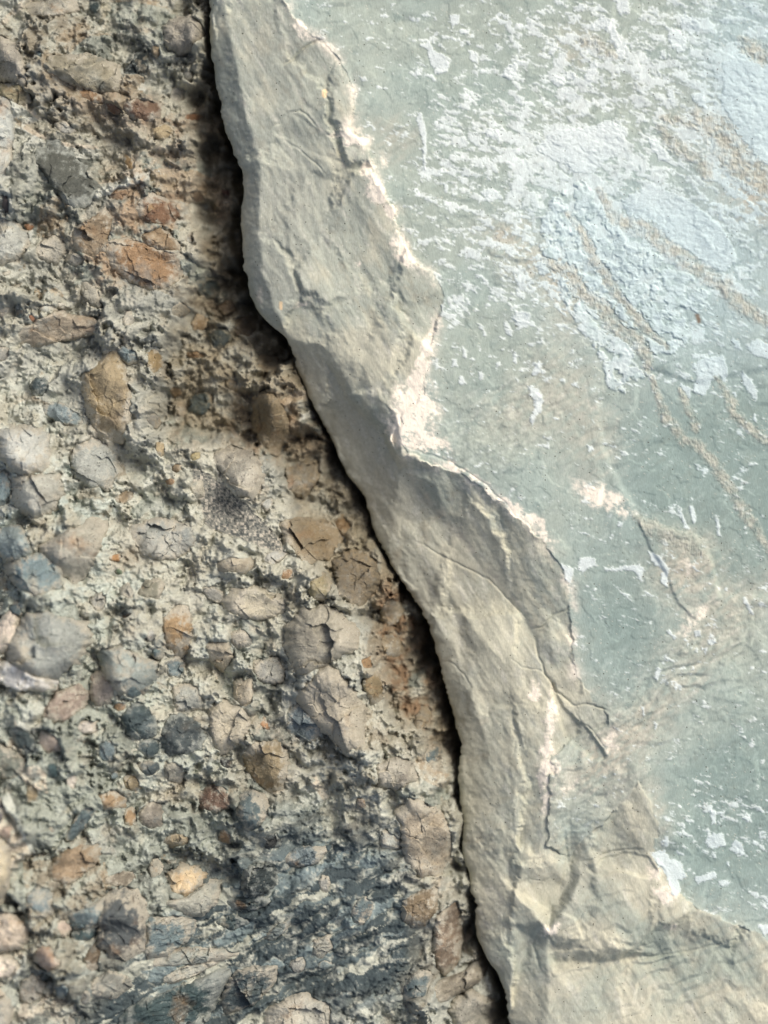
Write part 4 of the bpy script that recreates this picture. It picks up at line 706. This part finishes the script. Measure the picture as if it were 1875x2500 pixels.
def scatter_stones():
    """smaller embedded stones between the large ones"""
    rs = random.Random(7); placed = [(sum(p[0] for p in c[1]) / len(c[1]), sum(p[1] for p in c[1]) / len(c[1]), max(math.dist(c[1][0], p) for p in c[1]) / 2) for c in CL]
    cols = {'warm': [(160, 112, 74), (146, 112, 82), (170, 134, 96), (128, 92, 70)], 'pale': [(168, 158, 136), (162, 152, 128), (172, 166, 150), (152, 146, 130)],
            'cool': [(116, 130, 128), (92, 106, 106), (132, 142, 134), (72, 84, 86)], 'peach': [(198, 170, 142), (184, 154, 126), (200, 184, 162)]}  # peach set carries the sunlit tone of the lower left
    cnt = {P_: 0, B_: 0}; tries = 0
    while cnt[P_] < 10 or cnt[B_] < 56:
        tries += 1
        if tries > 6000: break
        kind = B_ if cnt[B_] < 56 and (rs.random() < .85 or cnt[P_] >= 10) else P_
        y = rs.uniform(60, 2460); x = rs.uniform(0, np.interp(y, EY, EX) - 60)
        if rs.random() > (.35 + .65 * (y > 1300)): continue
        if 300 < x < 1000 and y > 1830 + (900 - x) * .15 and rs.random() < .85: continue
        r = rs.uniform(20, 50) * (1.1 if kind == B_ else .55)
        if any(math.hypot(x - a, y - b) < r + c * .8 for a, b, c in placed) or samp_poly(x, y): continue
        placed.append((x, y, r)); cnt[kind] += 1
        low = x < 260 and y > 1500; cool = y > 1450 and x < 620
        key = rs.choice(['peach', 'peach', 'pale', 'cool', 'warm'] if low else ['cool', 'cool', 'pale', 'warm'] if cool else ['pale', 'pale', 'warm', 'pale', 'cool'])
        n = rs.randint(5, 8); a0 = rs.random() * 6.28; ar = rs.uniform(.55, .9); ta = rs.random() * 3.14; P = []
        for k in range(n):
            a = a0 + k * 6.2832 / n + rs.uniform(-.25, .25); q = r * rs.uniform(.8, 1.15); u, v = q * math.cos(a), q * math.sin(a) * ar
            P.append((x + u * math.cos(ta) - v * math.sin(ta), y + u * math.sin(ta) + v * math.cos(ta)))
        cl(kind, P, rs.choice(cols[key]), r * rs.uniform(.4, .65), rs.uniform(.5, 1) if kind == P_ else rs.uniform(0, .35))
def samp_poly(x, y): return bool(inpoly(np.array([x]), np.array([y]), SAND)[0])
scatter_stones()
R_CLAST = np.zeros(GX.shape)
for c_ in CL: R_CLAST = np.maximum(R_CLAST, pmask(c_[1], 5))
R_SAND = pmask(SAND, 4)
# share of each kind of fragment over the place
PAL = [(166, 159, 142), (154, 153, 144), (136, 120, 98), (146, 118, 84), (122, 128, 118), (70, 78, 76), (188, 186, 176), (204, 182, 158), (148, 138, 118)]
PW = [gsum([(450, 1200, 500, 400, 0, 1.2)]) + .55, .35 + gsum([(200, 900, 500, 500, 0, .5)]),
      .14 + gsum([(420, 250, 150, 250, 0, .7), (850, 1450, 80, 300, -20, .9), (900, 1900, 80, 300, 0, .5), (100, 1800, 150, 150, 0, .3)]),
      .04 + gsum([(250, 450, 200, 200, 0, .25), (380, 380, 120, 100, 0, .2), (850, 1500, 80, 200, 0, .2)]),
      .10 + gsum([(150, 1500, 300, 300, 0, .9), (450, 1750, 350, 250, 0, .8), (150, 1150, 150, 150, 0, .5), (300, 1650, 150, 200, 0, .7)]),
      .04 + gsum([(600, 1950, 260, 170, -20, 2.8), (430, 2120, 320, 130, -20, 2.6), (320, 1600, 90, 160, 0, .5), (440, 150, 120, 200, 0, .25), (640, 850, 60, 200, -20, .25), (720, 2150, 200, 80, 0, .6), (180, 2150, 150, 60, 0, .5)]),
      .05 + gsum([(50, 1400, 150, 200, 0, .6), (100, 1000, 150, 150, 0, .5), (0, 600, 60, 200, 0, .5), (700, 1500, 120, 150, 0, .2)]),
      .02 + gsum([(0, 1400, 90, 200, 0, .7), (20, 1950, 90, 300, 0, 1.3), (250, 1850, 150, 150, 0, .3)]),  # peach fragments: sunlit tone put into the palette
      .3 + gsum([(600, 800, 200, 300, 0, .5), (300, 150, 300, 200, 0, .8), (900, 1700, 120, 400, 0, .6)])]
PWS = np.cumsum(PW, 0); PWS = PWS / PWS[-1]
R_FLAKY = np.clip(gsum([(640, 1950, 250, 150, -25, 1.3), (450, 2120, 330, 120, -20, 1.3), (820, 2080, 120, 120, -20, .7)]), 0, 1)
R_COOL = np.clip(gsum([(100, 1180, 160, 260, 0, 1.1), (300, 1400, 150, 130, 0, .8), (430, 1720, 200, 120, 0, .6), (150, 1650, 150, 150, 0, .5)]), 0, 1)
R_PEBBLY = np.clip(gsum([(120, 1700, 330, 500, 0, 1.1), (400, 1800, 250, 200, 0, .8)]), 0, 1)
PALA = lin(np.array(PAL)); PALA = PALA * .72 + .28 * lin((172, 166, 148))
def frag_color(px, py, s, x, y):
    r = rnd(px, py, s); idx = np.zeros(px.shape, int)
    for k in range(len(PAL) - 1): idx += (r > samp(PWS[k], x, y))
    return PALA[idx] * (.82 + .36 * rnd(px, py, s + 1))[..., None]

R_RUSTY = gsum([(330, 430, 90, 110, 0, .8), (280, 230, 150, 40, 15, .7), (240, 560, 90, 70, 0, .7), (880, 1450, 50, 130, -15, 1), (860, 1320, 40, 60, 0, .7), (600, 900, 120, 90, 0, .4), (380, 1370, 40, 70, 0, .5), (580, 1640, 60, 80, 0, .6), (920, 1960, 50, 70, 0, .8), (540, 1030, 50, 60, 0, .6), (240, 870, 60, 100, 0, .5)])
R_SUN_PEACH = gsum([(20, 1440, 150, 110, 0, 1), (20, 1700, 120, 60, 0, .5), (30, 1950, 110, 160, 0, 1), (180, 1720, 100, 60, 0, .3), (60, 1000, 110, 80, 0, .4)])  # sunlit glow of the left edge, painted in as peach
R_BROWN_SHADE = blur(pmask(RECESS, 6), 25)  # recess shade beside the gap, painted in as a brown darkening
def gsum_at(x, y): return samp(R_SUN_PEACH, x, y) * (.55 + 1.3 * fbm(x, y, 60, 3, 250))
def cong_surface(x, y, raw=False):
    wx = fbm(x, y, 60, 5, 111, .6); wy = fbm(x, y, 60, 5, 112, .6)
    hx = fbm(x, y, 13, 3, 113, .65); hy = fbm(x, y, 13, 3, 114, .65)
    base = cong_base(x, y); cm = np.clip(samp(R_CLAST, x, y), 0, 1)
    fk = samp(R_FLAKY, x, y); pb = samp(R_PEBBLY, x, y)
    z = np.zeros(x.shape); pw = 1
    L = []
    gapd = np.exp(-np.clip(np.interp(refl(x, y)[1], EY, EX) - x, 0, None) / 130.)
    mod = fbm(x, y, 170, 2, 118); mo2 = fbm(x, y, 95, 2, 119)
    z = -38 + 30 * fbm(x, y, 110, 4, 120, .5)
    def bil(S, sd):
        n = perlin((x + S * .3 * wx) / S, (y + S * .3 * wy) * 1.25 / S, sd); m = perlin((x + S * .3 * wy) / S + 9.1, (y - S * .3 * wx) * 1.25 / S, sd + 1)
        return np.minimum(np.sqrt(n * n + .002), np.sqrt(m * m + .002)) * 2.4 - .5
    cid = np.zeros(x.shape, int); L = []
    for k, (S, wp, amp, off, s) in enumerate(((200, 50, 1.35, 12 + 22 * mod, 131), (104, 30, 1.15, -4 - 22 * mod + 24 * mo2, 151), (50, 16, .8, -7 - 20 * mo2 - 16 * mod + 6 * pb, 171), (25, 8, .55, -9 + 22 * mo2 - 12 * mod + 4 * pb, 191))):
        zb, bx, by, gp, top = blocks(x + wx * wp + hx * 6, (y + wy * wp + hy * 6) * 1.12, S, s)
        zb = zb * amp * (1 + 1.0 * gapd) + off; m = zb > z; z = smax(zb, z, 2.5); cid = np.where(m, k + 1, cid); L.append((bx, by, gp, top))
    z = z + 48 * bil(240, 113) + 32 * bil(135, 114) + 13 * bil(80, 115) + 3 * bil(42, 117) + 1.2 * bil(22, 119) * (.4 + ss(-.4, .4, mo2))
    z = z + (3.5 + 3 * ss(-.2, .3, mo2)) * fbm(x, y, 34, 5, 161, .58) + 2.2 * ss(-.1, .4, -mod) * ridged(x, y, 20, 3, 162) + 1.0 * fbm(x, y, 7, 3, 163, .7)
    a0 = math.radians(-25); p0 = x * math.cos(a0) + y * math.sin(a0) + 34 * wx; q0 = -x * math.sin(a0) + y * math.cos(a0) + 20 * wy
    sh1, sx1, sy1, sg1, st1 = blocks(p0 / 5.2, q0 + 3 * hy, 40, 231, .7); sh2, sx2, sy2, sg2, st2 = blocks(p0 / 5.0, q0 + 3 * hx, 17, 251, .7)
    sm_ = sh2 + 5 + 9 * mo2 > sh1; pf = smax(sh1, sh2 + 5 + 9 * mo2, 1.5)
    z = z * (1 - .75 * fk) + fk * pf * 1.9
    if raw: return base + z
    low = samp(R_LOW, x, y) - base; cm = ss(.5, .95, cm + .10 * hx)
    z = z * (1 - cm) + (low - 9) * cm
    sd_ = ss(.3, .7, samp(R_SAND, x + wx * 10, y + wy * 10)); z = z * (1 - sd_) + (low - 3 + 3 * hx) * sd_
    zt = base + z
    # colours
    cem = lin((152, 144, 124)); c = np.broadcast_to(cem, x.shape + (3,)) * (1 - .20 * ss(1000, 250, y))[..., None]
    for k in range(4):
        m = cid == k + 1
        c[m] = frag_color(L[k][0][m], L[k][1][m], 201 + 2 * k, x[m], y[m])
    n1 = fbm(x, y, 70, 4, 211, .6); n2 = fbm(x, y, 20, 4, 212, .65); n3 = fbm(x, y, 6.5, 3, 213, .7)
    glow = np.clip(gsum_at(x, y), 0, 1)
    dust = np.broadcast_to(lin((166, 162, 148)), c.shape); dust = mixc(dust, lin((212, 194, 168)), glow * .8); dust = dust * (1 - .20 * ss(1000, 250, y))[..., None]; cool = np.clip(samp(R_COOL, x, y) * (.8 + 1.2 * n1), 0, 1); dust = mixc(dust, lin((162, 171, 165)), cool); dust = mixc(dust, lin((154, 156, 144)), np.clip(samp(R_PEBBLY, x, y) + .3 * n1, 0, 1))  # peach sunlight on the left is mixed into the dust colour
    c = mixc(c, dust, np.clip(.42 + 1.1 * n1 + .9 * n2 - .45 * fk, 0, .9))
    c = mixc(c, lin((144, 112, 80)), np.clip(samp(R_RUSTY, x, y) * (.5 + 2.2 * n1 + 1.0 * n2), 0, .8))
    c = mixc(c, lin((142, 118, 90)), np.clip(1.5 * fbm(x, y, 95, 4, 214, .6) + .5 * n2 - .3, 0, 1) * .55)
    # slate flakes of the dark band: blue-black with pale split edges
    rs_ = np.where(sm_, rnd(sx2, sy2, 241), rnd(sx1, sy1, 242)); gp_ = np.where(sm_, sg2, sg1)
    fc = mixc(np.broadcast_to(lin((60, 71, 74)), c.shape), lin((108, 121, 122)), ss(.3, .85, rs_)); fc = mixc(fc, lin((164, 160, 142)), (rs_ > .86) * .8)
    fc = mixc(fc, lin((176, 172, 156)), np.clip(ss(3.0, .6, gp_) * (.45 + 1.6 * n1 + .8 * n2) + ss(.25, .6, n2 + .6 * n1) * .6, 0, 1) * .8)
    c = mixc(c, fc, np.clip(fk * 1.15, 0, 1))
    gp = np.choose(np.clip(cid - 1, 0, 3), [l[2] for l in L])
    c = mixc(c, lin((100, 92, 76)), ss(2.2, .3, gp) * (cid > 0) * np.clip(.2 + 1.6 * n1 + .8 * n2, 0, 1) * (1 - fk) * .35)
    h = hsh(np.round(x / 2.4).astype(np.int64), np.round(y / 2.4).astype(np.int64), 221)
    c = mixc(c, lin((40, 42, 40)), (h < .010 + .03 * (1 - fk) * np.clip(fbm(x, y, 80, 3, 222) - .1, 0, 1)) * .55); c = mixc(c, lin((214, 208, 190)), (h > .988) * .4 * (1 - .8 * fk))
    brown = samp(R_BROWN_SHADE, x, y)
    c = mixc(c, c * np.array([.60, .51, .40]), np.clip(brown * (.85 + 1.2 * n1), 0, 1))  # painted recess shade darkens the matrix colour
    lm = (c * np.array([.3, .6, .1])).sum(-1, keepdims=True); c = c * .78 + .22 * lm * np.array([1.04, 1.0, .90])
    c = c * np.array([1.02, 1.09, 1.09]) * np.clip(1 + .16 * n3 + .26 * n2 + .24 * n1, .3, 1.8)[..., None]
    return zt, c, sd_, h

R_LOW = blur(cong_surface(GX, GY, True), 16)

def build_conglomerate():
    xm = 1300 + 60
    XA = axis(-30, xm, STEP, 1000, 0)
    x, y = np.meshgrid(XA, YA)
    # columns follow the gap a little beyond it, then stop
    lim = xe(YA)[:, None] + 170
    x = np.minimum(x, lim)
    # where the columns have been stopped, let the wall drop
    over = np.clip(np.meshgrid(XA, YA)[0] - lim, 0, None)
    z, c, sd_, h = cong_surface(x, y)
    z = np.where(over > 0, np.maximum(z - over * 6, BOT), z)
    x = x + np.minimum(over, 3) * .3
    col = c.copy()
    grain = .5 * hsh(np.round(x / 6.3).astype(np.int64), np.round(y / 6.3).astype(np.int64), 232) + .5 * hsh(np.round(x / 3.1).astype(np.int64), np.round(y / 3.1).astype(np.int64), 231)
    gc = np.where((grain < .34)[..., None], lin((52, 58, 60)), np.where((grain > .68)[..., None], lin((168, 162, 148)), lin((112, 112, 104))))
    col = mixc(col, gc, sd_ * .9); z = z + sd_ * 3 * (grain - .5)
    cap = lambda a, f=None: np.concatenate([a[:1] if f is None else np.full_like(a[:1], f), a, a[-1:] if f is None else np.full_like(a[-1:], f)], 0)
    capc = lambda a, f=None: np.concatenate([a[:, :1] if f is None else np.full_like(a[:, :1], f), a], 1)
    x, y, col, sd_ = capc(cap(x)), capc(cap(y)), capc(cap(col)), capc(cap(sd_)); z = capc(cap(z, BOT), BOT)
    q = quads(*x.shape)
    # faces squeezed to nothing beyond the stop line are dropped
    fx = x[:-1, 1:] - x[:-1, :-1] > 1e-4; fx[:, 0] = True; fx[0] = True; fx[-1] = True
    ok = fx | (np.abs(z[:-1, 1:] - z[:-1, :-1]) > .5)
    Q = q[ok]; F = ((sd_ > .5) & (samp(pmask(SAND, 30), x, y) > .12))[:-1, :-1]; F = largest(F & ok)[ok]
    co = to_world(x, y, z).reshape(-1, 3); cl_ = col.reshape(-1, 3)
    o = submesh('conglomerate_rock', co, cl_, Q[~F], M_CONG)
    o['label'] = 'rough cream and brown conglomerate rock full of embedded pebbles'
    o['category'] = 'rock'; o['kind'] = 'thing'
    submesh('sand_pocket', co, cl_, Q[F], M_CONG, o, 'speckled grey gritty sand pocket')
    return o

def build_clast(kind, P, colr, h, rd, seed, parent):
    rs = np.random.RandomState(seed); P = [p[:2] for p in P]; n = len(P)
    ar = cx = cy = 0
    for i in range(n):
        (ax, ay), (bx, by) = P[i], P[(i + 1) % n]; k = ax * by - bx * ay; ar += k; cx += (ax + bx) * k; cy += (ay + by) * k
    cx /= 3 * ar; cy /= 3 * ar; size = math.sqrt(abs(ar) / 2)
    h = h or size * .25; rd = (rd or 0) * (1 - .65 * float(ss(42, 75, np.float64(size)))) * (.75 if kind == P_ else 1)
    th = np.linspace(0, 2 * math.pi, 4 * int(max(16, min(90, size * .55))) + 1)[:-1]
    R = np.full(th.shape, 0.)
    for i in range(n):
        (ax, ay), (bx, by) = P[i], P[(i + 1) % n]; dx, dy = np.cos(th), np.sin(th); ex, ey = bx - ax, by - ay
        den = dx * ey - dy * ex; den = np.where(np.abs(den) < 1e-9, 1e-9, den)
        t = ((ax - cx) * ey - (ay - cy) * ex) / den; s = ((ax - cx) * dy - (ay - cy) * dx) / den
        R = np.where((t > 0) & (s >= -.001) & (s <= 1.001), np.maximum(R, t), R)
    R = np.where(R <= 0, size * .5, R)
    w = max(1, int(len(th) * (.015 + .035 * (rd or 0))))
    for _ in range(2): R = sum(np.roll(R, k) for k in range(-w, w + 1)) / (2 * w + 1)
    R = R * (1.08 + .10 * perlin(np.cos(th) * 2.4 + seed, np.sin(th) * 2.4, seed) + .085 * perlin(np.cos(th) * 5 + seed, np.sin(th) * 7, seed + 1))
    nr = int(max(7, min(64, size / 2.2)))
    rr = np.linspace(0, 1, nr + 1)[1:] ** .85
    r = rr[:, None] * np.ones(len(th))[None]; Rs = R.copy(); w2 = len(th) // 7
    for _ in range(2): Rs = sum(np.roll(Rs, k) for k in range(-w2, w2 + 1)) / (2 * w2 + 1)
    RR = Rs[None] + (R - Rs)[None] * r ** 2.5
    x = cx + r * RR * np.cos(th)[None]; y = cy + r * RR * np.sin(th)[None]
    ex = 2.2 + 2.5 * (1 - (rd or 0))
    def shape(x, y, r):
        hx = fbm(x, y, 40, 3, 301 + seed % 7, .6)
        dome = (1 - r ** ex) ** .8
        big_ = 1 + .9 * ss(45, 95, size); z = samp(R_LOW, x, y) - 8 - h * .15 + (h * .7 * big_ + 8) * dome
        ang = 1 - .75 * (rd or 0)
        f1, f2, px, py = worley(x + 14 * hx, y + 14 * hx, max(24, size * .8), 400 + seed)
        z = z + ang * ((rnd(px, py, 5) - .5) * .75 * (x - px) + (rnd(px, py, 6) - .5) * .75 * (y - py)) * dome
        f1, f2, px, py = worley(x + 9 * hx, y - 9 * hx, max(13, size * .28), 500 + seed)
        tl = .26 + .24 * float(ss(40, 75, np.float64(size))); z = z + (.35 + .65 * ang) * ((rnd(px, py, 5) - .5) * tl * (x - px) + (rnd(px, py, 6) - .5) * tl * (y - py)) * dome * ss(0, .12, f2 - f1)
        z = z + 7 * float(ss(38, 80, np.float64(size))) * fbm(x, y, size * .55, 3, 340 + seed, .55) * dome
        z = z + (.8 + 1.8 * ang) * fbm(x, y, 30, 4, 303 + seed, .55) + .6 * fbm(x, y, 6, 2, 304, .7)
        tx, ty = (rs0[0] - .5) * .22, (rs0[1] - .5) * .22
        z = z + tx * (x - cx) + ty * (y - cy)
        if kind == S_:
            a = math.radians(-24); q = -(x) * math.sin(a) + y * math.cos(a) + 5 * hx; s = q / 13. + fbm(x, y, 50, 2, 305); z = z + 4.0 * (s - np.floor(s)) * dome
        return z
    rs0 = rs.rand(4)
    x = np.concatenate([np.full((1, len(th)), cx), x]); y = np.concatenate([np.full((1, len(th)), cy), y]); r = np.concatenate([np.zeros((1, len(th))), r])
    z = shape(x, y, np.minimum(r, .9999))
    # buried underside
    ub = np.linspace(.9, 0, 5)[:, None] * np.ones(len(th))[None]
    xb = cx + ub * R[None] * np.cos(th)[None]; yb = cy + ub * R[None] * np.sin(th)[None]
    zb = z[-1:].mean() + (z[-1:] - z[-1:].mean()) * ub - h * .9 * (1 - ub ** 2) - 2
    base = lin(colr); base[2] = min(base[2], base[1] * .97); base = base * .72 + .28 * float(np.dot(base, (.3, .6, .1))); 
    if base[0] > 1.35 * base[1]: base = base * np.array([.97, 1.10, 1.0])
    n1 = fbm(x, y, size * .7 + 10, 4, 311 + seed, .6); n2 = fbm(x, y, 15, 4, 312 + seed, .65); n3 = fbm(x, y, 6, 3, 313, .7)
    c = base[None, None] * np.array([.90, .96, .99]) * (1 + .35 * n1 + .28 * n2 + .15 * n3)[..., None]
    lum = float(np.dot(base, (.3, .6, .1)))
    alt = lin(((150, 118, 82), (118, 128, 126), (186, 176, 152), (92, 84, 72))[seed % 4])
    c = mixc(c, alt[None, None], np.clip(1.6 * fbm(x, y, size * .5 + 14, 4, 320 + seed, .6) - .18, 0, 1) * .55)
    dust = lin((166, 161, 145)) if lum > .09 else lin((140, 144, 136))
    rim = ss(.55, 1.0, r + .6 * n1 + .35 * n2)
    c = mixc(c, dust[None, None], np.clip(rim * .85 + np.clip(n1 * 1.0 + n2 * 1.3 - .2, 0, 1) * .7, 0, .9))
    c = mixc(c, c * np.array([.62, .54, .43]), np.clip(samp(R_BROWN_SHADE, x, y) * (1 + n2), 0, 1))  # same painted recess shade on the stones
    hh = hsh(np.round(x / 2.4).astype(np.int64), np.round(y / 2.4).astype(np.int64), 331)
    c = mixc(c, lin((205, 202, 188))[None, None], (hh > .985) * np.clip(.3 + 1.5 * n1, 0, 1) * .5); c = mixc(c, lin((42, 42, 38))[None, None], (hh < .008) * .7)
    X = np.concatenate([x, xb]); Y = np.concatenate([y, yb]); Z = np.concatenate([z, zb]); C = np.concatenate([c, np.broadcast_to(base, xb.shape + (3,))])
    nr_, nc_ = X.shape
    i = np.arange(nr_ * nc_).reshape(nr_, nc_); j = np.roll(i, -1, 1)
    q = np.stack([i[:-1], j[:-1], j[1:], i[1:]], -1)   # theta runs clockwise in the world because y is flipped
    q0 = q[0]; qn = q[1:-1].reshape(-1, 4)
    t0 = np.stack([np.zeros(nc_, int), j[1], i[1]], -1); tn = np.stack([i[-2], j[-2], np.full(nc_, i[-1, 0])], -1)
    co = to_world(X, Y, Z).reshape(-1, 3); cf = C.reshape(-1, 3)
    tr = np.concatenate([t0, tn]); used, inv = np.unique(np.concatenate([qn.ravel(), tr.ravel()]), return_inverse=True)
    nq = qn.size
    return mesh_obj(kind, co[used], inv[:nq].reshape(-1, 4), cf[used], M_PEB, parent, tris=inv[nq:].reshape(-1, 3))

slab = build_slab()
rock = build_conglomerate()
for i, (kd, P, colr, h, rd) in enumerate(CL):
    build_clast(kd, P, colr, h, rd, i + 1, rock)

# ------------------------------------------------------------------ ground under the rocks, out to the horizon
n = 61; g = np.sign(np.linspace(-1, 1, n)) * np.abs(np.linspace(-1, 1, n)) ** 4 * 2.5e6
gx, gy = np.meshgrid(g, g)
gz = BOT + 6 * fbm(gx, gy, 400, 3, 500) + 3
co = to_world(gx, gy, gz).reshape(-1, 3)
gr = mesh_obj('ground', co, quads(n, n).reshape(-1, 4), np.broadcast_to(lin((92, 82, 66)), co.shape), M_SOIL)
gr['kind'] = 'structure'
